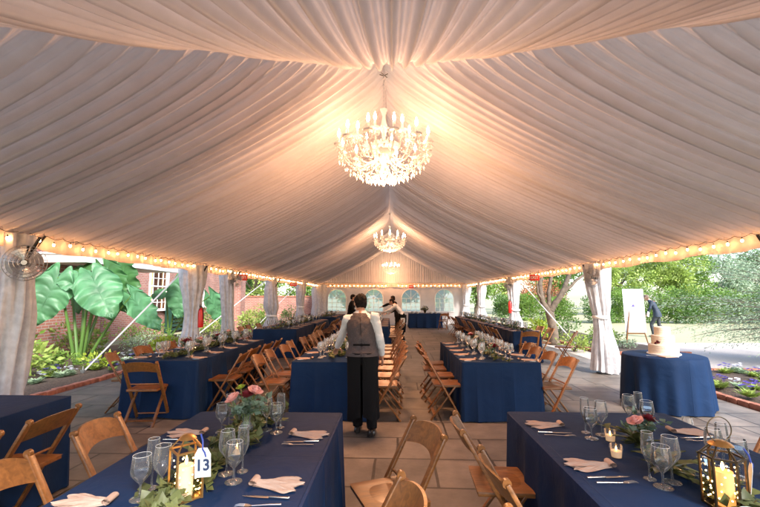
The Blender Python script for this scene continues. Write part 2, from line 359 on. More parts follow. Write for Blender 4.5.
# brick edgings
def edging(name, x, y0, y1, label, across=None):
    r = thing(name, (x, (y0+y1)/2, 0), 0, label, 'edging'); mb = MB(); y = y0; k = 0
    while y < y1:
        L = .2; mb.box((rnd(-.006, .006), y+L/2-(y0+y1)/2, .028+rnd(-.006, .006)), (.105, L-.012, .10), Matrix.Rotation(rnd(-.03, .03), 3, 'Z'), bev=.008); y += L
    o = mb.build('brick_course', 'edging', r)
    if across:
        x0, x1, yy = across; mb = MB(); xx = x0
        while xx < x1: mb.box((xx+.1-x, yy-(y0+y1)/2, .028+rnd(-.006, .006)), (.188, .105, .10), Matrix.Rotation(rnd(-.03, .03), 3, 'Z'), bev=.008); xx += .2
        mb.build('brick_return', 'edging', r)
    return r
edging('brick_edging', -5.75, 2, 30, 'long red brick edging of the left planting bed')
edging('brick_edging', 5.30, 2.5, 9.2, 'red brick edging of the right bed beside the cake table', (5.36, 8.5, 9.2))
edging('brick_edging', 6.05, 11.95, 22, 'red brick edging behind the tied curtain near the easel', (6.1, 8.5, 11.95))

# ================================================================ TENT
XL, XR, YN, YF, ZE = -4.55, 4.5, .28, 24.3, 2.50
XC, YA, ZR = -.10, 5.3, 4.88
def fold(t):
    """one-sided folds: rounded lobes with tight creases, period 1, range -1..1"""
    s = abs(math.sin(PI*t)); return 2*s**.7-1
def pleat(s, seed=0, lam=.155):
    ph = s/lam+.9*noise.noise(Vector((s*.7, seed, 0)))+.25*noise.noise(Vector((s*2.2, seed+5, 0)))
    k = math.floor(ph); a = .6+.8*abs(noise.noise(Vector((k*.73+.1, seed+3.3, .5))))
    return fold(ph)*a+.20*fold(ph*3.0+.5*noise.noise(Vector((s*1.1, seed+1, 0))))+.25*noise.noise(Vector((ph*.37, seed+9, 0)))
def slope_fn(side):
    XW = XL if side < 0 else XR
    def fn(u, v):
        Y = YN+(YF-YN)*u
        ut = 1 if Y >= YA else max((Y-YN)/(YA-YN), .004)
        w = 1-(1-v)**1.5 if False else v
        w = w**.85
        q = w*ut; L = 5*ut
        X = XW+(XC-XW)*q; Z = ZE+(ZR-ZE)*q
        dist = (1-w)*L
        sag = .30*ut*4*w*(1-w)*(.6+.8*w)*.72
        pl = pleat(Y, side*7, .15)*(.95-.25*w*(1-w))
        lip = .10*(1-math.exp(-dist/.11))*(.75-.55*pl)
        amp = (.035-.011*w)*(min(w/.06, 1))*min(dist/.04, 1)
        d = pl*amp+.012*noise.noise(Vector((Y*.7, w*1.2, side*3)))*min(w*8, 1)*min(dist*4, 1)
        Z2 = Z-sag-lip*min(ut*2, 1)+d
        Yw = Y
        # long drape of the pleats near the hip: they fall back toward the middle
        return (X-side*.25*d, Yw, Z2)
    return fn
def hip_fn(u, v):
    X = XL+(XR-XL)*u
    vt = (X-XL)/(XC-XL) if X < XC else (XR-X)/(XR-XC); vt = max(min(vt, 1), .004)
    w = v**.85; q = w*vt; Y = YN+(YA-YN)*q; Z = ZE+(ZR-ZE)*q; dist = (1-w)*5*vt
    sag = .22*vt*4*w*(1-w)
    pl = pleat(X, 31, .125)
    lip = .07*(1-math.exp(-dist/.10))*(.75-.55*pl)
    amp = .026*min(w/.06, 1)*min(dist/.04, 1)
    return (X, Y, Z-sag-lip*min(vt*2, 1)+pl*amp+.01*noise.noise(Vector((X*.8, w*1.4, 9)))*min(dist*4, 1))
tent = thing('event_tent', (0, 12, 0), 0, 'long white event tent roof with a pleated fabric liner over all tables', 'tent')
tent.location = (0, 0, 0)
for sd, nm in ((-1, 'liner_panel'), (1, 'liner_panel')):
    o = MB().grid(3200, 28, slope_fn(sd)).build(nm, 'liner', tent, True)
MB().grid(1300, 30, hip_fn).build('liner_hip_panel', 'liner', tent, True)
def gable_fn(u, v):
    X = XL+(XR-XL)*u; q = (X-XL)/(XC-XL) if X < XC else (XR-X)/(XR-XC)
    top = ZE+(ZR-ZE)*q-.28*4*q*(1-q)*(.6+.8*q)*.72-.04-.12*q
    z0 = 2.42; return (X, YF-.03+.028*pleat(X, 51, .13)*(.4+.6*v), z0+(max(top, z0+.02)-z0)*v)
MB().grid(700, 10, gable_fn).build('gable_liner', 'liner', tent, True)
# outer vinyl roof
mb = MB(); h = .16; ov = .04
pts = [(XL-ov, YN-ov, ZE+h), (XR+ov, YN-ov, ZE+h), (XR+ov, YF+ov, ZE+h), (XL-ov, YF+ov, ZE+h), (XC, YA, ZR+h), (XC, YF+ov, ZR+h)]
mb.add(pts, [(0, 1, 4), (1, 2, 5, 4), (3, 0, 4, 5), (2, 3, 5)]); mb.build('vinyl_roof', 'roof', tent, False)
# eave rails, ridge, hip rafters (hidden by liner mostly)
mb = MB()
for a, b in (((XL, YN, ZE+.03), (XL, YF, ZE+.03)), ((XR, YN, ZE+.03), (XR, YF, ZE+.03)), ((XL, YF, ZE+.03), (XR, YF, ZE+.03)), ((XL, YN, ZE+.03), (XR, YN, ZE+.03)), ((XC, YA, ZR+.06), (XC, YF, ZR+.06)), ((XL, YN, ZE+.05), (XC, YA, ZR+.07)), ((XR, YN, ZE+.05), (XC, YA, ZR+.07))):
    mb.tube([a, b], .03, 10)
mb.build('frame', 'metal', tent)
# valances: hanging strips with a wavy lower edge
def valance(p0, p1, label_part='valance'):
    p0 = Vector(p0); p1 = Vector(p1); L = (p1-p0).length; n = int(L/.02); dr = (p1-p0).normalized(); nn = Vector((-dr.y, dr.x, 0))
    def fn(u, v):
        s = u*L; q = p0+dr*s
        wv = .018*math.sin(s*21+2*noise.noise(Vector((s, p0.x, 0)))*3)+.03*noise.noise(Vector((s*1.5, p0.x, 2)))
        z = ZE-.01-(.27+.015*math.sin(s*5.2))*v
        return tuple(q+nn*(wv*(.2+v)))[:2]+(z,)
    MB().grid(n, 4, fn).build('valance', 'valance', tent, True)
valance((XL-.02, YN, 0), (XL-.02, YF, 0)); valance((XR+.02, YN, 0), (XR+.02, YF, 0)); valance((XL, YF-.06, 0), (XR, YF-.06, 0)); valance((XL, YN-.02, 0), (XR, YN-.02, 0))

# end wall with four arched windows
WINX = [-3.4, -1.16, 1.08, 3.08]; WW = 1.12; WS = .78; WT = 2.12
ew = thing('tent_end_wall', (0, YF, 0), 0, 'off white fabric end wall of the tent with arched clear windows', 'wall')
mb = MB(); yw = .02
def wrinkle(x, z): return .02*math.sin(x*7+.6*math.sin(z*2))+.02*noise.noise(Vector((x*2, z*.8, 4)))
def quad(x0, x1, z0f, z1f, nx=6, nz=6):
    mb.grid(nx, nz, lambda u, v: (x0+(x1-x0)*u, yw+wrinkle(x0+(x1-x0)*u, z0f(x0+(x1-x0)*u)+(z1f(x0+(x1-x0)*u)-z0f(x0+(x1-x0)*u))*v), z0f(x0+(x1-x0)*u)+(z1f(x0+(x1-x0)*u)-z0f(x0+(x1-x0)*u))*v))
xs = XL
for wx in WINX:
    quad(xs, wx-WW/2, lambda x: .02, lambda x: 2.3, 10, 10)
    quad(wx-WW/2, wx+WW/2, lambda x: .02, lambda x: WS, 12, 4)
    r = WW/2; zc = WT-r
    quad(wx-WW/2, wx+WW/2, lambda x, wx=wx: zc+math.sqrt(max(r*r-(x-wx)**2, 0)), lambda x: 2.3, 24, 3)
    xs = wx+WW/2
quad(xs, XR, lambda x: .02, lambda x: 2.3, 10, 10)
mb.build('fabric_panel', 'sidewall', ew, True)
for wx in WINX:
    r = WW/2; zc = WT-r
    pts = [(wx-r, .03, WS), (wx+r, .03, WS)]+[(wx+r*math.cos(a*PI/20), .03, zc+r*math.sin(a*PI/20)) for a in range(21)]
    o = MB().add(pts, [tuple(range(len(pts)))]).build('window', 'vinylpane', ew, False)
    fm = MB(); fm.tube([(wx-r, .0, WS), (wx+r, .0, WS)], .018, 6); fm.tube([(wx-r, .0, WS)]+[(wx-r*math.cos(a*PI/20), 0, zc+r*math.sin(a*PI/20)) for a in range(21)]+[(wx+r, 0, WS)], .02, 6)
    for k in (-1, 0, 1): fm.box((wx+k*WW/4, .01, (WS+zc)/2), (.022, .01, zc-WS))
    for k in range(3): fm.box((wx, .01, WS+(zc-WS)*(k+1)/3), (WW, .01, .022))
    for a in (45, 90, 135): fm.bar((wx, .01, zc), (wx+r*math.cos(R(a)), .01, zc+r*math.sin(R(a))), .02, .01, up=(0, 1, 0))
    fm.build('mullions', 'white', o)

# poles with knee braces
def pole(x, y, sgn, label):
    r = thing('tent_pole', (x, y, 0), 0, label, 'pole', None)
    MB().tube([(0, 0, 0), (0, 0, ZE)], .028, 12).build('pole_tube', 'metal', r)
    MB().box((0, 0, .008), (.2, .2, .016)).build('base_plate', 'dark_metal', r)
    b = MB().tube([(-sgn*.03, 0, 1.86), (-sgn*.30, 0, 2.34)], .017, 8); b.tube([(-sgn*.0, 0, 1.84), (-sgn*.06, 0, 1.9)], .03, 8)
    if y < 4.68: b.tube([(0, .03, 1.9), (0, .42, 2.44)], .014, 8)
    b.build('knee_brace', 'dark_metal', r)
    return r
PL = [YN, 4.64, 9.0, 15.0, 19.8, YF-.05]; PR = [YN, 4.7, 8.95, 15.1, 20.6, YF-.05]
for i, y in enumerate(PL): pole(XL, y, -1, f'{ORD[i]} metal tent leg along the left eave, counted from the near corner')
for i, y in enumerate(PR): pole(XR, y, 1, f'{ORD[i]} metal tent leg along the right eave, counted from the near corner')
pole(XL, 11.0, -1, 'extra tent leg on the left eave between the brick pier and fan')

# gathered curtains
def curtain(x, y, sgn, prof, label, seed, tie=True, mm='curtain', dx=0, flat=.75):
    r = thing('tied_curtain', (x+dx, y, 0), 0, label, 'curtain', None)
    n = 110; zs = [p[0] for p in prof]; rs = [p[1] for p in prof]
    def rad(z):
        for i in range(len(zs)-1):
            if zs[i] <= z <= zs[i+1]:
                f = (z-zs[i])/(zs[i+1]-zs[i]); f = f*f*(3-2*f); return rs[i]*(1-f)+rs[i+1]*f
        return rs[-1]
    vs = []; rows = 48
    for j in range(rows+1):
        z = zs[0]+(zs[-1]-zs[0])*j/rows; rr = rad(z)
        for k in range(n):
            a = TAU*k/n
            f = 1+.13*math.sin(a*11+seed+.5*math.sin(z*2))+.08*math.sin(a*17+z*1.5+seed*2)+.22*noise.noise(Vector((math.cos(a)*1.6, math.sin(a)*1.6, z*1.3+seed)))
            vs.append((rr*f*math.cos(a)+.05*math.sin(z*1.5+seed), rr*f*math.sin(a)*flat, z+(.03*math.sin(a*2+seed) if j == 0 else 0)))
    fs = [(j*n+k, j*n+(k+1) % n, (j+1)*n+(k+1) % n, (j+1)*n+k) for j in range(rows) for k in range(n)]
    mb = MB().add(vs, fs); mb.build('drape', mm, r, True)
    if tie:
        zt = min(((rad(z/50), z/50) for z in range(40, 100)))[1]; rt = rad(zt)
        MB().lathe([(rt*1.12, zt-.035), (rt*1.2, zt-.02), (rt*1.2, zt+.02), (rt*1.12, zt+.035)], 24).build('tie_band', 'white', r)
    return r
PR1 = [(.05, .265), (.35, .25), (1.05, .155), (1.2, .145), (1.5, .19), (2.0, .25), (2.35, .27)]
PB1 = [(.04, .33), (.5, .27), (1.15, .15), (1.5, .17), (2.0, .22), (2.38, .2)]
curtain(4.52, 8.95, 1, PR1, 'silvery white curtain tied around the tent leg beside the cake table', 1)
curtain(4.52, 15.1, 1, PB1, 'white curtain tied at the second right tent leg, beyond the tree trunk', 2)
curtain(4.52, 20.6, 1, PB1, 'white curtain tied at the third right tent leg, above the long right tables', 3)
curtain(4.35, 24.0, 1, PB1, 'white curtain bunched in the far right corner by the end wall', 4)
curtain(-4.70, 4.66, -1, [(.04, .34), (.6, .34), (1.3, .31), (1.9, .27), (2.38, .25)], 'pale curtain at the left front pole behind the wire fan', 5, False)
curtain(-4.60, 9.0, -1, PR1, 'tall white curtain at the second left tent leg beside the diagonal strap', 6, False)
curtain(-4.60, 11.0, -1, [(.04, .22), (1.2, .15), (2.0, .17), (2.38, .2)], 'narrow grey curtain hanging beside the brick pier', 7, False)
curtain(-4.55, 15.0, -1, [(.05, .42), (.4, .36), (.95, .17), (1.3, .26), (1.8, .22), (2.38, .16)], 'white curtain tied low above the left rear tables', 8)
curtain(-4.55, 19.8, -1, PB1, 'white curtain tied at the fourth left tent leg', 9)
curtain(-4.4, 23.9, -1, [(.05, .4), (1.2, .36), (2.38, .4)], 'pale curtain bunched in the far left corner by the end wall', 10, False)

# string lights, one string per bay
def light_string(p0, p1, label, grp='string lights under the eaves'):
    p0 = Vector(p0); p1 = Vector(p1); L = (p1-p0).length; r = thing('string_light', p0, 0, label, 'string light', grp)
    n = max(2, int(L/.235)); dv = (p1-p0); pts = []
    for i in range(n*4+1):
        t = i/(n*4); s = abs(math.sin(PI*t*n)); pts.append(dv*t+Vector((0, 0, -.03*s)))
    MB().tube(pts, .004, 5).build('cable', 'dark_metal', r)
    for i in range(n):
        q = dv*((i+.5)/n)+Vector((rnd(-.015, .015), rnd(-.02, .02), -.03-rnd(0, .03)))
        sk = MB().tube([q+Vector((0, 0, .0)), q+Vector((0, 0, -.025))], .007, 6).build('socket', 'dark_metal', r)
        MB().ell(q+Vector((0, 0, -.043)), (.0135, .0135, .019), 8, 6).build('bulb', 'bulb', sk)
    return r
zz = 2.41
for i in range(len(PL)-1): light_string((XL+.07, PL[i]+.1, zz), (XL+.07, PL[i+1]-.05, zz), f'string of warm bulbs along the left eave, {ORD[i]} stretch from the near corner')
for i in range(len(PR)-1): light_string((XR-.07, PR[i]+.1, zz), (XR-.07, PR[i+1]-.05, zz), f'string of warm bulbs along the right eave, {ORD[i]} stretch from the near corner')
light_string((XL+.4, YF-.16, zz), (-.3, YF-.16, zz), 'string of warm bulbs above the left half of the end wall')
light_string((.2, YF-.16, zz), (XR-.4, YF-.16, zz), 'string of warm bulbs above the right half of the end wall')

# wall fans
def fan_proto():
    r = thing('wall_fan', cat='fan')
    cage = MB(); n = 28
    for f in (-1, 1):
        for rr in (.06, .10, .14, .18, .215): 
            yy = f*(.075-.055*(rr/.215)**2)
            cage.tube([(rr*math.cos(TAU*k/32), yy, rr*math.sin(TAU*k/32)) for k in range(33)], .0032, 4)
    for k in range(n):
        a = TAU*k/n
        cage.tube([(rr*math.cos(a), -(.075-.055*(rr/.215)**2), rr*math.sin(a)) for rr in (.04, .1, .16, .215)]+[(rr*math.cos(a), (.075-.055*(rr/.215)**2), rr*math.sin(a)) for rr in (.2, .12, .05)], .0024, 4)
    cage.lathe([(.001, -.0), (.045, 0)], 4)
    cage.build('wire_cage', 'metal', r)
    bl = MB()
    for k in range(4):
        a = TAU*k/4+.4
        bl.grid(5, 4, lambda u, v, a=a: ((.03+.15*u)*math.cos(a+(v-.5)*(.5+.5*u)), (v-.5)*.04, (.03+.15*u)*math.sin(a+(v-.5)*(.5+.5*u))))
    b = bl.build('blade_rotor', 'metal', r); 
    MB().tube([(0, -.05, 0), (0, -.02, 0), (0, .05, 0), (0, .17, 0)], [.03, .035, .055, .05], 14).build('motor', 'dark_metal', r)
    MB().tube([(0, .12, 0), (0, .14, .12), (0, .2, .22)], .014, 8).build('bracket', 'dark_metal', r)
    MB().tube([(0, -.08, 0), (0, -.072, 0)], .03, 14).build('hub_cap', 'metal', r)
    return Proto(r)
fanp = fan_proto()
for (x, y, z, rz, lb) in ((-4.28, 4.50, 2.02, R(38), 'round wire wall fan at the left front curtain'), (4.28, 8.75, 2.05, R(-60), 'wire fan on the tent leg next to the silvery curtain'),
                          (-4.3, 10.8, 2.1, R(50), 'wire fan beside the brick pier and red exit sign'), (4.25, 14.9, 2.1, R(-50), 'small wire fan on the right leg with the red extinguisher')):
    fanp.put((x, y, z), rz, lb, 'fan', 'fans mounted on the tent legs', scale=.95)
# extinguishers
def ext_proto():
    r = thing('fire_extinguisher'); MB().lathe([(.001, 0), (.055, 0), (.06, .02), (.06, .36), (.045, .40), (.02, .43), (.02, .45)], 16).build('cylinder', 'red', r)
    h = MB().box((0, -.02, .47), (.03, .09, .02)).box((0, -.03, .5), (.02, .1, .012)).tube([(0, -.02, .46), (.06, -.04, .44), (.075, -.03, .3), (.07, -.02, .18)], .009, 6); h.build('valve_and_hose', 'dark_metal', r); return Proto(r)
ep = ext_proto()
ep.put((-4.34, 9.0, .95), 0, 'red fire extinguisher hanging on the left leg beside the tall white curtain', 'fire extinguisher', 'fire extinguishers')
ep.put((4.3, 15.0, 1.05), 0, 'red fire extinguisher hanging on the second right tent leg', 'fire extinguisher', 'fire extinguishers')
# exit signs
def text_mesh(s, size, depth=.002):
    cu = bpy.data.curves.new('t', 'FONT'); cu.body = s; cu.size = size; cu.extrude = depth; cu.offset = size*.03; cu.align_x = 'CENTER'; cu.align_y = 'CENTER'
    o = bpy.data.objects.new('t', cu); C.objects.link(o); dg = bpy.context.evaluated_depsgraph_get(); dg.update()
    me = bpy.data.meshes.new_from_object(o.evaluated_get(dg)); bpy.data.objects.remove(o); return me
NUM_MESH = text_mesh('13', .062, .0006)
def exit_proto():
    r = thing('exit_sign'); MB().box((0, 0, 0), (.28, .05, .18), bev=.008).build('sign_face', 'exitred', r)
    me = text_mesh('EXIT', .11); me.materials.append(M['paper']); t = bpy.data.objects.new('lettering', me); C.objects.link(t); t.parent = r; t.location = (0, -.028, 0); t.rotation_euler = (PI/2, 0, 0)
    MB().tube([(-.12, 0, .1), (-.12, 0, .22)], .004, 5).tube([(.12, 0, .1), (.12, 0, .22)], .004, 5).build('hanger', 'dark_metal', r)
    return Proto(r)
xp = exit_proto()
xp.put((-4.36, 11.45, 2.2), R(25), 'red exit sign hanging beside the brick pier on the left', 'exit sign', 'exit signs')
xp.put((-4.3, 17.2, 2.2), R(30), 'red exit sign on the left eave above the rear left tables', 'exit sign', 'exit signs')
xp.put((1.08, YF-.25, 2.27), 0, 'red exit sign on the end wall above the third arched window', 'exit sign', 'exit signs')
xp.put((4.3, 12.3, 2.22), R(-30), 'red exit sign under the right eave in front of the forked tree', 'exit sign', 'exit signs')
# guy straps outside
def strap(a, b, label):
    a = Vector(a); b = Vector(b); r = thing('guy_strap', b, 0, label, 'strap', 'guy straps outside the left side')
    MB().bar(a-b, (0, 0, .1), .034, .005, up=(0, 1, 0)).build('webbing', 'strap', r); MB().tube([(0, 0, -.1), (0, 0, .22)], .016, 8).box((0, 0, .12), (.09, .03, .06)).build('stake', 'metal', r)
strap((-4.62, 9.0, 2.42), (-6.35, 8.2, 0), 'white guy strap slanting down in front of the elephant ear leaves')
strap((-4.62, 15.0, 2.4), (-6.9, 13.4, 0), 'white guy strap slanting before the brick garden wall')
strap((-4.62, 19.8, 2.4), (-6.6, 19, 0), 'white guy strap at the far left, beside the fourth curtain')
strap((4.62, 15.1, 2.4), (6.0, 13.6, 0), 'white guy strap on the right in front of the forked tree')

# ================================================================ PEOPLE
def remeshed(mb, name, mats, parent, voxel=.009, smooth=6):
    me = mb.mesh('tmp', mats, True); o = bpy.data.objects.new('tmp', me); C.objects.link(o)
    m1 = o.modifiers.new('r', 'REMESH'); m1.mode = 'VOXEL'; m1.voxel_size = voxel; m1.use_smooth_shade = True
    m2 = o.modifiers.new('s', 'SMOOTH'); m2.factor = .5; m2.iterations = smooth
    dg = bpy.context.evaluated_depsgraph_get(); dg.update()
    me2 = bpy.data.meshes.new_from_object(o.evaluated_get(dg)); bpy.data.objects.remove(o)
    me2.name = name; me2.materials.clear(); me2.materials.append(M[mats])
    me2.polygons.foreach_set('use_smooth', [True]*len(me2.polygons))
    r = bpy.data.objects.new(name, me2); C.objects.link(r); r.parent = parent; return r
def V3(*a): return Vector(a)
def lerp_r(a, b, n): return [Vector(a).lerp(Vector(b), i/n) for i in range(n+1)]
def hand(mb, wrist, dirv, palmn, s=1.0, curl=.5, side=1):
    w0 = Vector(wrist); d = Vector(dirv).normalized(); n = Vector(palmn); n = (n-d*n.dot(d)).normalized(); x = d.cross(n)*side
    mb.loft([(w0-d*.01*s, .026*s, .018*s, x, n), (w0+d*.03*s, .036*s, .017*s, x, n), (w0+d*.075*s, .041*s, .015*s, x, n), (w0+d*.09*s, .038*s, .012*s, x, n)], 14)
    for i, L in enumerate((.068, .076, .070, .055)):
        b = w0+d*.083*s+x*(.029-.0195*i)*s; dd = d.copy(); pts = [b]
        for j in range(3):
            dd = (dd+n*curl*(.35+.25*j)).normalized(); pts.append(pts[-1]+dd*L*s*(.42, .33, .25)[j])
        mb.tube(pts, [.0095*s, .009*s, .008*s, .0065*s], 8)
    b = w0+d*.025*s+x*.030*s; mb.tube([b, b+(d*.5+x*.75+n*.25)*.035*s, b+(d*1.2+x*.95+n*.5)*.048*s, b+(d*1.9+x*.9+n*.7)*.05*s], [.012*s, .011*s, .0095*s, .007*s], 8)
def head(mb, c, up, fw, s=1.0):
    c = Vector(c); up = Vector(up).normalized(); fw = Vector(fw); fw = (fw-up*fw.dot(up)).normalized(); x = fw.cross(up)
    rot = Matrix((x, fw, up)).transposed()
    P = lambda a, b, e: c+rot @ Vector((a, b, e))*s
    mb.ell(P(0, -.012, .028), (.075*s, .094*s, .088*s), 20, 14, rot=rot)
    mb.loft([(P(0, .01, .04), .066*s, .078*s, x, fw), (P(0, .018, -.01), .062*s, .076*s, x, fw), (P(0, .024, -.055), .050*s, .064*s, x, fw), (P(0, .035, -.088), .032*s, .042*s, x, fw), (P(0, .045, -.102), .018*s, .022*s, x, fw)], 18)
    mb.tube([P(0, .090, .022), P(0, .104, -.006), P(0, .112, -.026), P(0, .096, -.036)], [.008*s, .011*s, .014*s, .009*s], 8)
    mb.ell(P(0, .083, .030), (.042*s, .012*s, .008*s), 10, 6, rot=rot); mb.ell(P(0, .090, -.056), (.022*s, .010*s, .009*s), 10, 6, rot=rot)
    for q in (-1, 1): mb.ell(P(q*.077, -.008, -.002), (.009*s, .020*s, .032*s), 10, 8, rot=rot)
    return P, rot
def person(loc, rz, label, J, shirt='shirt', vest=None, trousers='black', hair='hair', apron=None, sleeve_to=.93, hairlen=0, jacket=None, voxel=.010, props=None, cat='person', gender=1):
    r = thing('person', loc, rz, label, cat)
    pel, wai, che, nek, hed = [Vector(J[k]) for k in ('pelvis', 'waist', 'chest', 'neck', 'head')]
    upd = (nek-che).normalized(); fw = Vector(J.get('face', (0, 1, 0))); X = Vector(J.get('x', (1, 0, 0))); Yd = Vector((0, 1, 0))
    def torso(mb, g, low=True):
        mb.loft(([(pel+V3(0, 0, -.09), .150+g, .115+g, X, Yd), (pel, .168+g, .122+g, X, Yd)] if low else [(pel+V3(0, 0, .03), .150+g, .108+g, X, Yd)])+[(pel.lerp(wai, .5), .155+g, .108+g, X, Yd), (wai, .142+g, .100+g, X, Yd), (wai.lerp(che, .5), .155+g, .108+g, X, Yd), (che, .172+g, .114+g, X, Yd), (che.lerp(nek, .45), .180+g, .100+g, X, Yd), (che.lerp(nek, .78), .120+g, .078+g, X, Yd), (nek, .060+g*.6, .060+g*.6, X, Yd)], 22)
    def arms(mb, g, hands=False, tcut=1):
        for s in (-1, 1):
            k = 'L' if s < 0 else 'R'; sh, el, wr = [Vector(J[k+q]) for q in ('sh', 'el', 'wr')]
            mb.tube([sh+V3(-s*.05, 0, .0), sh, sh.lerp(el, .3), sh.lerp(el, .7), el], [.050+g, .052+g*.9, .045+g, .040+g, .038+g], 14)
            e2 = el.lerp(wr, tcut); mb.tube([el, el.lerp(e2, .35), el.lerp(e2, .8), e2], [.040+g, .042+g, .032+g, .028+g], 14); mb.ell(el, (.041+g, .041+g, .041+g), 10, 8)
            if hands: hand(mb, wr, (wr-el), J.get(k+'palm', (0, 0, -1)), 1.0, J.get('curl', .5), s)
    def legs(mb, g, foot=False):
        for s in (-1, 1):
            k = 'L' if s < 0 else 'R'; hp, kn_, an = [Vector(J[k+q]) for q in ('hip', 'kn', 'an')]
            mb.tube([hp+V3(0, 0, .05), hp.lerp(kn_, .15), hp.lerp(kn_, .6), kn_, kn_.lerp(an, .3), an], [.085+g, .085+g, .066+g, .055+g, .053+g*1.3, .036+g*1.8], 14)
            if foot: mb.loft([(an+V3(0, -.05, -.02), .03, .03, X, (0, 0, 1)), (an+V3(0, .03, -.04), .038, .035, X, (0, 0, 1)), (an+V3(0, .13, -.055), .036, .018, X, (0, 0, 1))], 12)
    b = MB(); torso(b, 0); arms(b, 0, True); legs(b, 0, True)
    b.tube([che.lerp(nek, .7), nek, nek.lerp(hed, .75)], [.075, .056, .052], 14); P, rot = head(b, hed, (hed-nek)+V3(0, 0, .12), fw)
    remeshed(b, 'body', 'skin', r, voxel*.75, 3)
    c = MB(); torso(c, .012, False); arms(c, .012, tcut=sleeve_to); 
    c.lathe([(.062, 0), (.066, .03), (.060, .035), (.056, 0)], 16, nek-V3(0, 0, .012))
    so_ = remeshed(c, 'shirt' if not jacket else 'jacket', shirt if not jacket else jacket, r, voxel, 3)
    # creases in the cloth
    for v in so_.data.vertices:
        q = v.co; n_ = v.normal; v.co = q+n_*(.007*noise.noise(Vector((q.x*9, q.y*9, q.z*17)))+.004*noise.noise(q*38))
    if jacket:
        c = MB(); c.loft([(pel+V3(0, 0, -.13), .20, .155, X, Yd), (pel, .195, .148, X, Yd), (wai, .165, .125, X, Yd), (wai.lerp(che, .3), .17, .13, X, Yd)], 24, cap=False); c.build('jacket_skirt', jacket, r, True)
        c = MB(); c.lathe([(.058, 0), (.060, .028), (.05, .03)], 14, nek+V3(0, 0, .0)); c.build('collar', 'shirt', r)
    c = MB(); c.loft([(pel+V3(0, 0, -.11), .158, .122, X, Yd), (pel, .180, .134, X, Yd), (pel.lerp(wai, .8), .160, .118, X, Yd)], 20); legs(c, .014)
    to_ = remeshed(c, 'trousers', trousers, r, voxel, 3)
    for v in to_.data.vertices:
        q = v.co; v.co = q+v.normal*(.008*noise.noise(Vector((q.x*8, q.y*8, q.z*10))))
    for s in (-1, 1):
        an = Vector(J[('L' if s < 0 else 'R')+'an']); c = MB()
        c.loft([(an+V3(0, -.075, -.04), .020, .03, X, (0, 0, 1)), (an+V3(0, -.06, -.035), .038, .042, X, (0, 0, 1)), (an+V3(0, .0, -.03), .041, .048, X, (0, 0, 1)), (an+V3(0, .08, -.05), .046, .030, X, (0, 0, 1)), (an+V3(0, .15, -.058), .040, .022, X, (0, 0, 1)), (an+V3(0, .19, -.064), .016, .012, X, (0, 0, 1))], 14); c.build('shoe', 'shoe', r)
    if vest:
        c = MB(); g = .024
        rings = [(pel+V3(0, .0, -.005), .186+g, .146+g, X, Yd), (pel+V3(0, .0, .03), .180+g, .138+g, X, Yd), (pel.lerp(wai, .5), .158+g, .112+g, X, Yd), (wai, .146+g, .104+g, X, Yd), (wai.lerp(che, .5), .158+g, .112+g, X, Yd), (che, .168+g, .118+g, X, Yd), (che.lerp(nek, .42), .150+g, .106+g, X, Yd), (che.lerp(nek, .75), .105+g, .084+g, X, Yd), (che.lerp(nek, .92), .068+g, .064+g, X, Yd)]
        c.loft(rings, 40, cap=False)
        vo = c.build('vest', vest, r, True); sb_ = vo.modifiers.new('s', 'SUBSURF'); sb_.levels = 3; sb_.render_levels = 3; tx_ = bpy.data.textures.new('cloth', 'CLOUDS'); tx_.noise_scale = .09; dm_ = vo.modifiers.new('d', 'DISPLACE'); dm_.texture = tx_; dm_.strength = .022; dm_.mid_level = .5
        sd = MB(); 
        seam = [Vector(q[0])+Vector((0, -q[2]-.001, 0)) for q in rings]; sd.tube(seam, .0022, 5); 
        bl = wai+V3(0, -.104-g-.006, 0); sd.box(bl, (.20, .006, .022)); sd.box(bl+V3(0, -.004, 0), (.028, .006, .030)); sd.build('back_strap', 'black', vo)
    if apron:
        c = MB(); z0, z1 = apron; rings = []
        n = 10
        def fn(u, v):
            a = R(-86)+(TAU-R(8))*u; zt = pel.z+.035; z = zt+(z1-zt)*v; rr = 1+.01*v+.045*math.sin(a*7+v*2)*v+.05*noise.noise(Vector((math.cos(a)*2, math.sin(a)*2, z*2)))*v
            cx_ = pel.lerp(Vector(((J['Lkn'][0]+J['Rkn'][0])/2, (J['Lkn'][1]+J['Rkn'][1])/2, 0)), v*.6)
            return (cx_.x+.188*rr*math.cos(a), cx_.y+.16*rr*math.sin(a), z+(.03*math.sin(a*3) if v > .98 else 0))
        c.grid(60, 24, fn); c.build('apron', 'black', r, True)
        c = MB().tube([(.02, -.20, pel.z), (.05, -.215, pel.z-.10), (.04, -.21, pel.z-.25)], .005, 5); c.build('apron_tie', 'black', r)
    # hair cap: covers crown and back of the head
    h = MB()
    h.ell(P(0, -.020, .040), (.082, .096, .088), 22, 16, rot=rot)
    h.loft([(P(0, -.030, .03), .080, .084, rot.col[0], rot.col[1]), (P(0, -.040, -.03), .074, .066, rot.col[0], rot.col[1]), (P(0, -.050, -.065-hairlen), .058, .042, rot.col[0], rot.col[1])], 18)
    ho = remeshed(h, 'hair', hair, r, .008, 2)
    for v in ho.data.vertices: v.co = v.co+v.normal*(.009*noise.noise(v.co*30)+.007*noise.noise(Vector((v.co.x*150, v.co.y*150, v.co.z*50))))
    # cut hair away from the face
    bm = bmesh.new(); bm.from_mesh(ho.data); inv = rot.transposed(); dele = []
    for v in bm.verts:
        q = inv @ (v.co-hed)
        if (q.y > .045 and q.z < .075) or (q.y > .0 and q.z < .01) or (abs(q.x) > .06 and q.z < -.01 and q.y > -.03) : dele.append(v)
    bmesh.ops.delete(bm, geom=dele, context='VERTS'); bm.to_mesh(ho.data); bm.free()
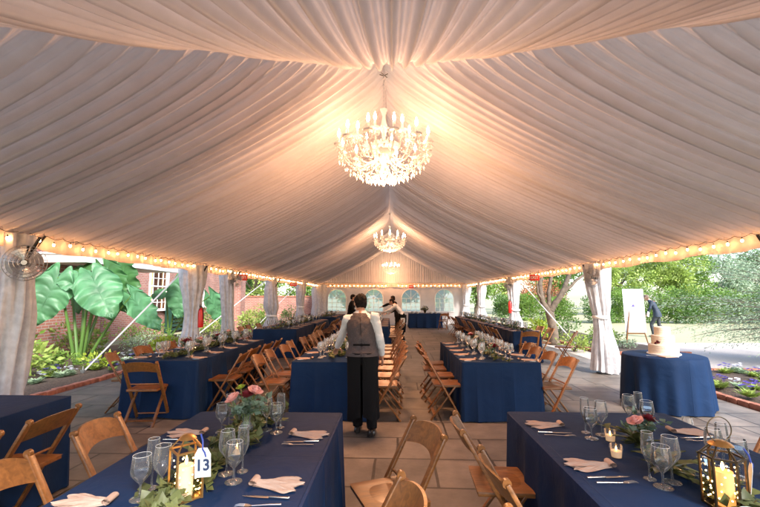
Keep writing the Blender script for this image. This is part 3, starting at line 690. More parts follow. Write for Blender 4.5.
    # eyes
    for s in (-1, 1): MB().ell(P(s*.030, .079, .012), (.011, .008, .007), 8, 6).build('eye', 'ink', r)
    return r
# waiter, back to the camera, leaning over the table with his left arm out
person((-.375, 4.98, .0), 0, 'waiter seen from behind in brown vest and white sleeves, reaching over a table', dict(
    pelvis=(0, -.03, .93), waist=(0, -.01, 1.06), chest=(-.02, .06, 1.275), neck=(-.035, .12, 1.44), head=(-.045, .18, 1.54), face=(-.4, 1, -.45),
    Lsh=(-.20, .09, 1.35), Lel=(-.285, .25, 1.13), Lwr=(-.38, .49, .95), Rsh=(.15, .02, 1.385), Rel=(.215, -.02, 1.11), Rwr=(.235, .13, .89), curl=.5, Lpalm=(0, .3, -1), Rpalm=(-1, 0, -.2),
    Lhip=(-.085, -.03, .88), Lkn=(-.07, .04, .48), Lan=(-.055, .02, .09), Rhip=(.085, -.03, .88), Rkn=(.10, -.01, .48), Ran=(.125, -.10, .09)),
    vest='vest', trousers='black', apron=(1, .20), sleeve_to=.9, voxel=.009)
# far staff
person((.30, 15.6, 0), R(80), 'far staff member in white shirt and black apron bending over a table', dict(
    pelvis=(0, -.06, .92), waist=(0, -.0, 1.05), chest=(0, .14, 1.22), neck=(0, .26, 1.36), head=(0, .36, 1.45), face=(0, 1, -.6),
    Lsh=(-.18, .18, 1.31), Lel=(-.2, .40, 1.15), Lwr=(-.15, .62, 1.05), Rsh=(.18, .18, 1.31), Rel=(.2, .38, 1.12), Rwr=(.14, .60, 1.0),
    Lhip=(-.09, -.06, .88), Lkn=(-.10, -.02, .48), Lan=(-.10, -.10, .09), Rhip=(.09, -.06, .88), Rkn=(.12, .04, .48), Ran=(.13, .04, .09)),
    vest=None, trousers='black', apron=(1, .3), hair='hair', hairlen=.03, voxel=.014)
rt = thing('side_towel', (.36, 15.35, .72), 0, 'white towel hanging at the hip of the far staff member', 'towel'); MB().grid(5, 8, lambda u, v: ((u-.5)*.16+.01*math.sin(v*6), -.17+.012*math.sin(u*12), .14-.30*v)).build('towel_cloth', 'white', rt, True)
person((.18, 16.35, 0), R(85), 'far staff member all in black reaching left across the table', dict(
    pelvis=(0, 0, .95), waist=(0, .03, 1.08), chest=(0, .10, 1.30), neck=(0, .15, 1.46), head=(0, .20, 1.56), face=(0, 1, -.3),
    Lsh=(-.19, .10, 1.40), Lel=(-.2, .36, 1.36), Lwr=(-.17, .60, 1.26), Rsh=(.19, .10, 1.40), Rel=(.23, .10, 1.14), Rwr=(.22, .30, 1.0),
    Lhip=(-.09, 0, .9), Lkn=(-.10, .03, .48), Lan=(-.10, -.02, .09), Rhip=(.09, 0, .9), Rkn=(.10, .02, .48), Ran=(.11, 0, .09)), shirt='black', voxel=.014)
person((-1.56, 14.6, 0), R(-85), 'dark clothed staff member half hidden behind the waiter', dict(
    pelvis=(0, 0, .96), waist=(0, .02, 1.10), chest=(0, .06, 1.32), neck=(0, .09, 1.50), head=(0, .12, 1.61), face=(0, 1, -.2),
    Lsh=(-.19, .05, 1.43), Lel=(-.23, .10, 1.18), Lwr=(-.2, .3, 1.05), Rsh=(.19, .05, 1.43), Rel=(.23, .1, 1.18), Rwr=(.2, .3, 1.06),
    Lhip=(-.09, 0, .9), Lkn=(-.10, .03, .48), Lan=(-.10, -.02, .09), Rhip=(.09, 0, .9), Rkn=(.10, .02, .48), Ran=(.11, 0, .09)), shirt='black', voxel=.014)
# guest in suit on the path, walking away and stooping to the left
person((11.0, 17.2, -.02), R(50), 'man in navy suit walking past the easel with head bowed', dict(
    pelvis=(0, 0, .97), waist=(0, .03, 1.10), chest=(0, .13, 1.36), neck=(0, .24, 1.53), head=(0, .36, 1.62), face=(0, 1, -.7),
    Lsh=(-.20, .14, 1.47), Lel=(-.26, .20, 1.20), Lwr=(-.22, .32, .98), Rsh=(.20, .12, 1.47), Rel=(.25, .10, 1.20), Rwr=(.24, .16, .95), curl=.6,
    Lhip=(-.09, 0, .92), Lkn=(-.09, .22, .53), Lan=(-.09, .16, .10), Rhip=(.09, 0, .92), Rkn=(.10, -.02, .50), Ran=(.10, -.30, .13)),
    jacket='suit', trousers='trouser', hair='hairgrey', sleeve_to=.95, voxel=.013)
pr_ = thing('paper_sheet', (10.6, 17.15, .93), R(30), 'white folded paper held in the suited man\'s hand', 'paper'); MB().box((0, 0, 0), (.14, .012, .2), Matrix.Rotation(.35, 3, 'Y')).build('sheet', 'paper', pr_)

# ================================================================ CHANDELIERS
def chandelier_proto():
    r = thing('chandelier')
    # central column, origin at body centre; diameter about 1.28
    col = MB().lathe([(.012, .62), (.05, .60), (.03, .55), (.018, .5), (.03, .42), (.055, .36), (.03, .30), (.02, .22), (.045, .12), (.09, .05), (.10, 0), (.06, -.06), (.03, -.12), (.05, -.18), (.06, -.22), (.03, -.26), (.012, -.29), (.001, -.30)], 20)
    col.build('column', 'crystal', r)
    ch = MB()
    for k in range(9):
        z = .64+k*.052; ch.tube([(.012*math.cos(a)*(1 if k % 2 else 0), .012*math.cos(a)*(0 if k % 2 else 1), z+.032*math.sin(a)) for a in [TAU*j/10 for j in range(11)]], .0035, 4)
    ch.build('chain', 'metal', r)
    bowl = MB().lathe([(.02, .08), (.16, .1), (.20, .13), (.17, .085), (.03, .06)], 20); bowl.build('bowl', 'crystal', r)
    def crystal(mb, p, s):
        p = Vector(p); vs = [p+Vector((0, 0, s*.5))]+[p+Vector((s*.38*math.cos(TAU*j/6), s*.38*math.sin(TAU*j/6), 0)) for j in range(6)]+[p+Vector((0, 0, -s*.9))]
        mb.add(vs, [(0, 1+j, 1+(j+1) % 6) for j in range(6)]+[(7, 1+(j+1) % 6, 1+j) for j in range(6)])
    def strand(mb, a, b, drop, n, s):
        a = Vector(a); b = Vector(b)
        for i in range(n+1):
            t = i/n; q = a.lerp(b, t)+Vector((0, 0, -drop*4*t*(1-t))); mb.ell(q, (s, s, s), 5, 4)
    for tier, (n, R1, z0, up) in enumerate(((12, .56, -.02, .20), (6, .33, .10, .32))):
        for k in range(n):
            a = TAU*(k+.5*tier)/n; cx, sx = math.cos(a), math.sin(a)
            pts = [(.06, z0+.02), (.14, z0-.07), (.26, z0-.13), (.38, z0-.12), (.48, z0-.04), (.535, z0+.04), (.56, z0+.09)]
            f = R1/.56
            arm = MB().tube([(x*f*cx, x*f*sx, z) for x, z in pts], [.012, .011, .010, .010, .010, .011, .012], 7)
            cp = (R1*cx, R1*sx, z0+.10)
            arm.lathe([(.01, 0), (.05, .012), (.062, .03), (.045, .02), (.02, .012)], 12, cp); arm.lathe([(.016, .02), (.014, .03), (.014, .12), (.001, .121)], 10, cp)
            for j in range(8): crystal(arm, (cp[0]+.055*math.cos(TAU*j/8), cp[1]+.055*math.sin(TAU*j/8), cp[2]-.03), .03)
            ao = arm.build('arm', 'crystal', r)
            MB().lathe([(.008, .12), (.017, .145), (.018, .165), (.010, .20), (.001, .225)], 8, cp).build('bulb', 'chbulb', ao)
    for k in range(12):
        cr = MB(); a = TAU*k/12; a2 = TAU*(k+1)/12
        p = (.56*math.cos(a), .56*math.sin(a), .08); p2 = (.56*math.cos(a2), .56*math.sin(a2), .08)
        strand(cr, p, p2, .10, 9, .010); strand(cr, (.06*math.cos(a), .06*math.sin(a), .36), p, .05, 16, .009)
        strand(cr, (.20*math.cos(a), .20*math.sin(a), .12), p, .16, 12, .009)
        for j in range(5): crystal(cr, (.56*math.cos(a+.1*j-.2), .56*math.sin(a+.1*j-.2), .0-.035*abs(j-2)), .034)
        for j, (rr, z) in enumerate(((.14, -.28), (.22, -.265), (.30, -.24), (.38, -.205), (.46, -.155), (.52, -.09))):
            for q in range(2):
                aa = a+TAU*(q*.5+.1*j)/12; crystal(cr, (rr*math.cos(aa), rr*math.sin(aa), z-.03*q), .042)
        p3 = (.10*math.cos(a), .10*math.sin(a), -.27); strand(cr, (.4*math.cos(a), .4*math.sin(a), -.12), p3, .05, 11, .009)
        crystal(cr, (.09*math.cos(a), .09*math.sin(a), -.29), .04)
        cr.build('crystal_swag', 'crystal', r, False)
    cr = MB(); crystal(cr, (0, 0, -.34), .06); cr.build('pendant', 'crystal', r, False)
    return Proto(r)
cp = chandelier_proto()
for (y, z, s, zt, lb) in ((5.38, 3.58, 1.12, 4.76, 'largest crystal chandelier hanging nearest under the tent hip'), (15.2, 3.72, 1.05, 4.76, 'middle crystal chandelier under the ridge, between the near and far ones'), (23.3, 3.28, .86, 4.5, 'farthest small crystal chandelier in front of the gable')):
    c = cp.put((XC-.02, y, z), R(8*y), lb, 'chandelier', 'crystal chandeliers', scale=s)
    rp = thing('hanging_cable', (XC-.02, y, z+1.05*s), 0, f'hanging cable and hook above the {"near" if y < 6 else "middle" if y < 16 else "far"} chandelier', 'cable')
    h = zt-z-1.05*s
    if h > .02: MB().tube([(0, 0, 0), (0, 0, h+.1)], .006, 6).build('wire_rope', 'metal', rp)
    else: MB().tube([(0, 0, -.02), (0, 0, .1)], .006, 6).build('wire_rope', 'metal', rp)
    MB().tube([(-.07, 0, .02), (0, 0, .0), (.06, 0, .03)], .006, 6).tube([(-.04, 0, .05), (.05, 0, -.03)], .005, 5).build('hook', 'brass', rp)
    ld = bpy.data.lights.new('chandelier_light', 'POINT'); ld.energy = CHANDELIER_W*(1 if y < 6 else .6 if y < 20 else .35); ld.color = (1, .475, .225); ld.shadow_soft_size = .3
    lo = bpy.data.objects.new('chandelier_light', ld); C.objects.link(lo); lo.location = (XC, y, z-.40); lo.parent = None

# ================================================================ FOLDING CHAIRS
def chair_proto():
    r = thing('folding_chair')
    W = .205
    for s in (-1, 1):   # long members: back top to front foot
        MB().bar((s*W, -.235, .80), (s*W, .215, .0), .022, .042, up=(1, 0, 0), bev=.006).tube([(s*W-.011*1, -.235, .80), (s*W+.011, -.235, .80)], .021, 12).build('front_leg', 'wood', r)
        MB().bar((s*(W-.03), .13, .435), (s*(W-.03), -.20, 0), .02, .036, up=(1, 0, 0), bev=.005).build('rear_leg', 'wood', r)
    # seat
    def seat(u, v):
        x = (u-.5)*.385; y = -.155+.375*v; ed = min(u, 1-u, v, 1-v)
        return (x, y, .462-.012*max(0, 1-((u-.5)*2)**2)*math.sin(PI*v)-(.006 if ed < .01 else 0))
    sm = MB().grid(12, 12, seat); sm.box((0, .0325, .441), (.378, .368, .028), bev=.006)
    sm.build('seat', 'wood', r)
    # curved backrest slat
    bk = MB()
    for f, off in ((0, 0), (1, .016)):
        pass
    n = 16; vs = []
    for i in range(n+1):
        u = i/n; x = (u-.5)*2*(W-.008); bow = -.045*(1-(2*u-1)**2); zt = .795+.022*(1-(2*u-1)**2)-.03*abs(2*u-1)**6; zb = .665+.026*(1-(2*u-1)**2)
        for (dy, z) in ((0, zb), (0, zt), (-.014, zt), (-.014, zb)):
            ty = -.235+(.80-z)*(.45/.80); vs.append((x, ty+bow+dy+.01, z))
    fs = [(i*4+a, i*4+(a+1) % 4, (i+1)*4+(a+1) % 4, (i+1)*4+a) for i in range(n) for a in range(4)]+[(0, 1, 2, 3), (n*4+3, n*4+2, n*4+1, n*4)]
    bk.add(vs, fs).build('backrest', 'wood', r)
    MB().tube([(-W, .17, .08), (W, .17, .08)], .011, 8).build('front_rung', 'wood', r)
    MB().bar((-W+.03, -.15, .07), (W-.03, -.15, .07), .035, .014, up=(0, 0, 1)).build('rear_rung', 'wood', r)
    MB().tube([(-W, -.07, .505), (W, -.07, .505)], .009, 8).build('back_rail', 'wood', r)
    MB().tube([(-W-.014, -.04, .44), (-W-.010, -.04, .44)], .007, 8).tube([(W+.010, -.04, .44), (W+.014, -.04, .44)], .007, 8).build('pivot_bolt', 'brass', r)
    return Proto(r)
chp = chair_proto()
def chair(x, y, rz, label, group): return chp.put((x, y, 0), rz+rnd(-.08, .08), label, 'chair', group)

# ================================================================ TABLES
T = .76
def cloth_mesh(w, l, h, seed, amp=1.0):
    """rectangular floor-length cloth centred on the origin: flat top, skirts with soft folds, drooping corners"""
    mb = MB(); per = []; rc = .025; n_side = lambda L: int(L/.018)
    cs = [(w/2, l/2), (-w/2, l/2), (-w/2, -l/2), (w/2, -l/2)]; P = []
    for i in range(4):
        a = Vector((*cs[i], 0)); b = Vector((*cs[(i+1) % 4], 0)); d = (b-a).normalized(); nrm = Vector((d.y, -d.x, 0)); L = (b-a).length; n = n_side(L)
        for k in range(n):
            s = rc+(L-2*rc)*k/n; P.append((a+d*s, nrm, s, L, i))
        pc = b-d*rc; nn = Vector(((cs[(i+2) % 4][0]-b.x), (cs[(i+2) % 4][1]-b.y), 0)).normalized(); ncent = pc-nrm*rc
        nrm2 = -Vector((-(nn.y), nn.x, 0)); 
        for k in range(6):
            a_ = (k)/6*PI/2; di = nrm*math.cos(a_)+d*math.sin(a_); P.append((ncent+di*rc, di, -1, L, i))
    N = len(P); rows = 18; vs = []; tot = 0; acc = []
    for j in range(rows+1):
        t = j/rows
        for idx, (p, nr, s, L, i) in enumerate(P):
            z = h-t*(h-.012)
            if s >= 0:
                c = min(s, L-s)
                f = .5*math.sin(s*13+seed+i*2+1.2*noise.noise(Vector((s*1.5, seed, i))))+.9*noise.noise(Vector((s*3.1, seed+2.7, i*3.1)))+.35*noise.noise(Vector((s*9, seed, i+t*.8)))
                cf = math.exp(-c/.10)
                g_ = s*6.2+1.1*noise.noise(Vector((s*1.3, seed+8, i)))+seed; f2 = (1-abs(math.sin(g_)))**1.6*(.5+.9*abs(noise.noise(Vector((math.floor(g_/PI)*1.37, seed, i+.5)))))
                out = .006+.012*t+(f*.030+f2*.075-.015)*amp*t**.75*(1-cf*.7)*min(1, c/.05)+cf*.022*t
            else: out = .006+.012*t+.022*t
            q = p+nr*out; vs.append((q.x, q.y, z-(0 if j else .0)))
    # thin rolled edge at top
    fs = [(j*N+k, j*N+(k+1) % N, (j+1)*N+(k+1) % N, (j+1)*N+k) for j in range(rows) for k in range(N)]
    mb.add(vs, fs)
    o = len(mb.v); ring = [Vector(P[k][0]) for k in range(N)]
    inner = [(q.x*.985, q.y*.99, h+.003) for q in ring]
    mb.add(inner, [tuple(range(N))]); mb.f += [(k, o+k, o+(k+1) % N, (k+1) % N) for k in range(N)]; mb.m += [0]*N
    return mb
TABLES = []
def table(x0, x1, y0, y1, label, seed, group='navy clothed banquet tables'):
    cx, cy = (x0+x1)/2, (y0+y1)/2; w, l = x1-x0, y1-y0
    r = thing('banquet_table', (cx, cy, 0), 0, label, 'table', group)
    cloth_mesh(w, l, T, seed).build('tablecloth', 'navy', r)
    MB().box((0, 0, T-.025), (w-.04, l-.04, .03)).build('tabletop', 'wood', r)
    return r
tabs = {
 'A': (-1.45, -.385, .62, 3.10, 'near left navy table carrying the lantern marked 13'),
 'B': (.86, 2.02, .62, 3.17, 'near right navy table with the black lantern and pillar candle'),
 'C': (-1.36, -.30, 5.45, 7.93, 'navy table the vested waiter leans over'),
 'C2': (-1.36, -.30, 7.96, 10.4, 'navy table directly beyond the one the waiter leans over'),
 'D': (.92, 1.95, 5.48, 7.95, 'bright navy table right of the aisle with a red flower centrepiece'),
 'F': (-3.70, -2.66, 5.50, 8.30, 'navy table at left with a single chair at its near end'),
 'G': (-3.80, -2.62, 10.9, 13.35, 'navy table at left rear, first behind the empty gap'),
 'G2': (-3.70, -2.55, 13.38, 15.85, 'navy table at left rear beside the low tied curtain'),
 'H': (-3.62, -2.5, 17.6, 21.0, 'farthest navy table on the left side'),
 'C3': (-1.30, -.15, 12.0, 14.4, 'navy table left of the aisle where the far staff stand'),
 'C4': (-1.30, -.15, 14.43, 16.9, 'last navy table left of the aisle before the end wall'),
 'E': (3.02, 3.72, 10.35, 13.1, 'narrow navy table along the right side with a chair at its near end'),
 'E2': (2.94, 3.64, 13.13, 15.9, 'middle table of the narrow navy run along the right side'),
 'E3': (2.84, 3.54, 15.93, 18.7, 'farthest table of the narrow navy run along the right side'),
 'J': (-4.0, -2.83, 1.0, 3.55, 'dark navy table at the far left front, bare except one knife'),
 'I': (.86, 2.6, 21.6, 22.9, 'buffet table with navy cloth in front of the end wall'),
}
for k, (x0, x1, y0, y1, lb) in tabs.items(): table(x0, x1, y0, y1, lb, sum(map(ord, k)))
TN = {'A': 'the table marked 13', 'B': 'the near right table', 'C': "the waiter's table", 'C2': "the table beyond the waiter's", 'D': 'the red flower table', 'F': 'the left table with end chair',
      'G': 'the first left rear table', 'G2': 'the second left rear table', 'H': 'the farthest left table', 'C3': 'the far staff table', 'C4': 'the last aisle table', 'E': 'the near narrow table', 'E2': 'the middle narrow table', 'E3': 'the farthest narrow table', 'J': 'the dark corner table', 'I': 'the buffet table'}
# chairs: (table, side, list of y, x of chair origin)
def side_chairs(k, side, ys, off=.02):
    x0, x1, y0, y1, _ = tabs[k]
    for i, y in enumerate(ys):
        x = (x0-off-.20) if side < 0 else (x1+off+.20)
        chair(x+rnd(-.05, .05), y+rnd(-.03, .03), -PI/2 if side < 0 else PI/2, f'{ORD[i]} wooden folding chair from the front, {"left" if side < 0 else "right"} of {TN[k]}', 'wooden folding chairs around the navy tables')
side_chairs('A', -1, [1.25, 1.93, 2.69])
chair(.0, 2.58-.02, R(110), 'angled wooden folding chair in the near aisle beside the table marked 13', 'wooden folding chairs around the navy tables')
chair(-.16, 1.72, R(99), 'cropped wooden folding chair nearest the camera, right of the table marked 13', 'wooden folding chairs around the navy tables')
side_chairs('J', 1, [1.6, 2.25, 2.85], -.03)
side_chairs('B', -1, [1.45, 2.12, 2.76], -.03)
side_chairs('B', 1, [1.9, 2.62], -.02)
side_chairs('C', 1, [5.65, 6.25, 6.85, 7.45]); side_chairs('C', -1, [5.72, 6.35, 6.95, 7.55], .1)
side_chairs('C2', 1, [8.2, 8.8, 9.4, 10.0]); side_chairs('C2', -1, [8.2, 8.8, 9.4, 10.0])
side_chairs('D', -1, [5.74, 6.3, 6.86, 7.42]); side_chairs('D', 1, [5.62, 6.2, 6.78, 7.36])
side_chairs('F', 1, [6.0, 6.6, 7.2, 7.8]); side_chairs('F', -1, [6.7, 7.4, 8.0], .05)
chair(-3.93, 5.95, R(-68), 'turned wooden folding chair at the near left corner of the left table', 'wooden folding chairs around the navy tables')
chair(-3.22, 5.30, R(6), 'wooden folding chair at the near end of the left table, seen from behind', 'wooden folding chairs around the navy tables')
side_chairs('G', 1, [11.2, 11.8, 12.4, 13.0]); side_chairs('G', -1, [11.2, 11.9, 12.6])
side_chairs('G2', 1, [13.7, 14.3, 14.9, 15.5]); side_chairs('H', 1, [17.9, 18.6, 19.3, 20.0])
side_chairs('C3', 1, [12.3, 12.9, 13.5, 14.1]); side_chairs('C3', -1, [12.3, 12.9, 13.5, 14.1]); side_chairs('C4', 1, [14.7, 15.3, 16.4]); side_chairs('C4', -1, [15.3, 15.9, 16.5])
side_chairs('E', -1, [10.7, 11.3, 11.9, 12.5], -.05); side_chairs('E2', -1, [13.4, 14.0, 14.6, 15.2], -.05); side_chairs('E3', -1, [16.2, 16.8, 17.4, 18.0], -.05)
side_chairs('E', 1, [10.9, 11.6], .02)
chair(3.32, 10.12, R(-4), 'wooden folding chair at the near end of the narrow right table', 'wooden folding chairs around the navy tables')
chair(4.15, 9.95, R(60), 'wooden folding chair turned aside right of the narrow right table', 'wooden folding chairs around the navy tables')
chair(2.72, 21.9, R(80), 'wooden folding chair at the right end of the buffet table', 'wooden folding chairs around the navy tables')
chair(2.55, 20.6, R(150), 'wooden folding chair standing loose near the buffet table', 'wooden folding chairs around the navy tables')

# ================================================================ TABLEWARE
def goblet_proto(name, prof, water=None, thin=False, n=20):
    r = thing(name)
    zb = prof['h']; bw = prof['r']; st = prof['stem']; H = zb-st
    out = [(.001, .0), (bw*.95, .0), (bw*.93, .003), (bw*.3, .008), (.005, .016), (.0038, st*.5), (.005, st-.01), (.014, st)]
    bowl = [(bw*.62, st+.014), (bw*.92, st+H*.28), (bw*1.0, st+H*.45), (bw*.93, st+H*.72), (bw*prof.get('rim', .80), zb)]
    if thin:
        MB().lathe(out+bowl, 12).build('glass_body', 'glassfar', r)
    else:
        MB().lathe(out+bowl, n).build('glass_body', 'glass', r)
        MB().lathe([(bw*prof.get('rim', .80)+.0006*math.cos(a), zb+.0006*math.sin(a)) for a in [TAU*k/6 for k in range(7)]], n).build('rim', 'glassrim', r)
        if water:
            zw = st+H*water; MB().lathe([(.012, st+.004), (bw*.58, st+.016), (bw*.89, st+H*.28), (bw*.96, min(zw, st+H*.45)), (bw*.95, zw), (.001, zw)], n).build('water', 'water', r)
    return Proto(r)
M['glassrim'] = mat('rim_highlight', (.8, .8, .8), .08, spec=1.0)  # pale opaque ring, a highlight painted along the glass edge
gl_wine = goblet_proto('wine_glass', dict(h=.205, r=.040, stem=.085))
gl_water = goblet_proto('water_goblet', dict(h=.180, r=.042, stem=.070, rim=.86), water=.62)
gl_flute = goblet_proto('champagne_flute', dict(h=.215, r=.029, stem=.085, rim=.84), water=None)
gl_far = goblet_proto('stemmed_glass', dict(h=.195, r=.040, stem=.08), thin=True)
def napkin_proto():
    r = thing('napkin'); mb = MB()
    for k, (an, Lk, dz) in enumerate(((-.27, .205, 0), (.25, .21, .002), (.0, .225, .007))):
        def fn(u, v, an=an, Lk=Lk, dz=dz, k=k):
            wd = (.016+.022*u**.8)*(1-.75*max(0, (u-.86)/.14)**2); c = (v-.5)*2
            y = .03+Lk*u-.02*c*c*u; x = c*wd+.004*math.sin(u*7+k*2)
            z = .003+dz*.8+(.013-.010*u)*(1-abs(c)**1.3)+.002*math.sin(u*11+c*5+k*2)+.0015*math.sin(c*14+u*3)
            return (x*math.cos(an)+y*math.sin(an), y*math.cos(an)-x*math.sin(an), max(z, .003))
        mb.grid(20, 12, fn)
        mb.grid(10, 2, lambda u, v, fn=fn: (fn(u, v)[0], fn(u, v)[1], .003))
    mb.build('fanned_tails', 'napkin', r)
    rl = MB()
    rl.grid(34, 6, lambda u, v: ((v-.5)*(.062-.008*math.cos(u*9)), .020+(.021-.013*u)*math.cos(u*TAU*1.7-1.5), .017+(.015-.009*u)*math.sin(u*TAU*1.7-1.5)))
    rl.build('rolled_end', 'napkin', r); return Proto(r)
M['napkin'].use_backface_culling = False
nap = napkin_proto()
def knife_proto():
    r = thing('knife'); MB().box((0, -.045, .005), (.011, .09, .006), bev=.002).build('handle', 'steel', r)
    MB().grid(10, 2, lambda u, v: ((v-.5)*(.018*(1-u**4)), u*.12, .004+.0015*(1-abs(v-.5)*2))).build('blade', 'steel', r); return Proto(r)
def fork_proto():
    r = thing('fork'); MB().tube([(0, -.09, .005), (0, -.04, .006), (0, .03, .005)], [.005, .004, .003], 8, flat=.6).build('handle', 'steel', r)
    mb = MB().grid(4, 4, lambda u, v: ((u-.5)*.022*(.4+.6*min(1, v*2)), .03+.03*v, .005+.004*v-.003*math.cos((u-.5)*3)))
    for k in range(4): mb.tube([((k-1.5)*.0062, .058, .008), ((k-1.5)*.0058, .08, .010), ((k-1.5)*.0052, .098, .007)], [.0014, .0013, .0008], 5)
    mb.build('tines', 'steel', r); return Proto(r)
kn = knife_proto(); fk = fork_proto()
def mono(p, name): return p
near_groups = {'A': 'table 13', 'B': 'near right table'}
def near_setting(k, side, y, i, nm, gd=0):
    x0, x1 = tabs[k][:2]; sgn = side; xe = x0 if side < 0 else x1
    sd = 'left' if side < 0 else 'right'; z = T+.004
    nap.put((xe-sgn*.275+rnd(-.01, .01), y+rnd(-.01, .01), z), -sgn*PI/2+rnd(-.14, .14), f'folded blush napkin, {ORD[i]} setting from far end, {sd} side, {nm}', 'napkin', 'blush napkins')
    kn.put((xe-sgn*.15, y-.125+rnd(-.01, .01), z), -sgn*PI/2*-1+rnd(-.1, .1), f'silver knife, {ORD[i]} setting from far end, {sd} side, {nm}', 'knife', 'silver knives')
    fk.put((xe-sgn*.17, y-.185+rnd(-.01, .01), z), -sgn*-PI/2+rnd(-.12, .12), f'silver fork, {ORD[i]} setting from far end, {sd} side, {nm}', 'fork', 'silver forks')
    gx = xe-sgn*.36
    for p, kind, dx, dy in ((gl_water, 'half full water goblet', 0, .0), (gl_wine, 'tall empty wine glass', -sgn*.075, .065), (gl_flute, 'slim flute glass', sgn*.005, .10)):
        p.put((gx+dx+rnd(-.012, .012), y+.03+gd+dy+rnd(-.012, .012), z), 0, f'{kind}, {ORD[i]} setting from far end, {sd} side, {nm}', 'glass', 'stemmed glasses')
for k, nm in (('A', 'table 13'), ('B', 'the near right table')):
    for sd in (-1, 1):
        ys_ = {('A', -1): [2.60, 1.74, 1.0], ('A', 1): [2.60, 1.93, 1.06], ('B', -1): [2.82, 2.18, 1.50], ('B', 1): [2.74, 2.05, 1.2]}[(k, sd)]
        for i, y in enumerate(ys_): near_setting(k, sd, y, i, nm, -.26 if (k, sd) == ('B', -1) else 0)
def far_table(k, ys, glasses=2, gap=.24, knife=True):
    x0, x1 = tabs[k][:2]; xc = (x0+x1)/2; nm = TN[k]
    for sd in (-1, 1):
        xe = x0 if sd < 0 else x1; s_ = 'left' if sd < 0 else 'right'
        for y in ys:
            nap.put((xe-sd*gap, y+rnd(-.02, .02), T+.004), -sd*PI/2+rnd(-.1, .1), f'blush napkin in the {s_} row on {nm}', 'napkin', f'blush napkins in the {s_} row on {nm}')
            for g in range(glasses):
                gl_far.put((xe-sd*(gap+.07+.02*g)+rnd(-.02, .02), y+.09+.085*g+rnd(-.02, .02), T+.004), 0, f'stemmed glass in the {s_} row on {nm}', 'glass', f'stemmed glasses in the {s_} row on {nm}', scale=1.12)
            if knife and k in 'CDF':
                kn.put((xe-sd*.13, y-.12, T+.004), sd*PI/2+rnd(-.1, .1), f'silver knife in the {s_} row on {nm}', 'knife', f'silver knives in the {s_} row on {nm}')
def rows(y0, y1, n): return [y0+(y1-y0)*(i+.5)/n-.05 for i in range(n)]
for k, n, g in (('C', 4, 3), ('D', 5, 3), ('F', 5, 3), ('C2', 4, 2), ('G', 4, 2), ('G2', 4, 2), ('C3', 4, 2), ('C4', 3, 2), ('E', 5, 2), ('E2', 5, 2), ('E3', 4, 2), ('H', 4, 1)):
    far_table(k, rows(tabs[k][2], tabs[k][3], n), g, .24 if k[0] != 'E' else .19)

# ---- greenery
def garland(x, y0, y1, n, label, mats=('euca', 'stem'), Ls=(.04, .075), wid=.13, name='greenery_garland'):
    r = thing(name, (x, (y0+y1)/2, T+.004), 0, label, 'garland'); yc = (y0+y1)/2
    mb = MB(); st = MB()
    for b in range(int(n/14)):
        y = rnd(y0, y1)-yc; a = rnd(-.5, .5)+(PI if random.random() < .5 else 0); L = rnd(.18, .34)
        pts = []; q = Vector((rnd(-wid, wid)*.5, y, rnd(.01, .035))); d = Vector((math.sin(a), math.cos(a), .1))
        for s in range(8):
            pts.append(q.copy()); q = q+d*L/7; d = (d+Vector((rnd(-.25, .25), rnd(-.1, .1), rnd(-.22, .10)))).normalized(); q.z = max(q.z, .012)
        q0 = pts[0]; st.tube(pts, [.0028-.0003*i for i in range(8)], 5)
        for s in range(14):
            p = pts[min(7, s//2)]; dd = (Vector((rnd(-1, 1), rnd(-1, 1), rnd(-.1, .7)))).normalized()
            ll = rnd(*Ls); mb.leaf(p, dd, Vector((rnd(-.5, .5), rnd(-.5, .5), 1)), ll, ll*rnd(.5, .8), fold=rnd(.05, .25))
    for k in range(len(mb.v)):
        v = mb.v[k]; mb.v[k] = (v[0], v[1], max(v[2], .003))
    mb.build('leaves', mats[0], r, True); st.build('stems', mats[1], r)
    return r
garland(-.93, .75, 2.98, 2300, 'loose eucalyptus garland down the middle of the table marked 13')
garland(1.43, .8, 3.05, 240, 'thin eucalyptus sprigs on the near right table', wid=.1)
def magnolia(x, y, label, n=26):
    r = thing('magnolia_cluster', (x, y, T+.004), 0, label, 'leaves'); mb = MB()
    for i in range(n):
        a = rnd(0, TAU); e = rnd(.1, 1.0); d = Vector((math.cos(a)*math.cos(e), math.sin(a)*math.cos(e), math.sin(e))); L = rnd(.08, .14); W = L*rnd(.4, .5); p = Vector((rnd(-.03, .03), rnd(-.04, .04), rnd(.01, .04)))
        x_ = d.cross(Vector((0, 0, 1))).normalized(); u = x_.cross(d)
        mb.grid(6, 10, lambda uu, v: tuple(p+d*L*v+x_*(uu-.5)*W*math.sin(PI*min(v**.8, 1))+u*(-.35*L*v*v+.12*W*abs(uu-.5)*2)))
    for k in range(len(mb.v)): v = mb.v[k]; mb.v[k] = (v[0], v[1], max(v[2], .003))
    mb.build('leaves', 'magn', r, True); return r
magnolia(1.40, 2.45, 'glossy dark magnolia leaves beneath the blush rose on the near right table'); magnolia(1.33, 2.12, 'dark magnolia leaves left of the black lantern', 30); magnolia(1.52, 1.35, 'dark magnolia leaves at the bottom edge beside the lantern', 18)
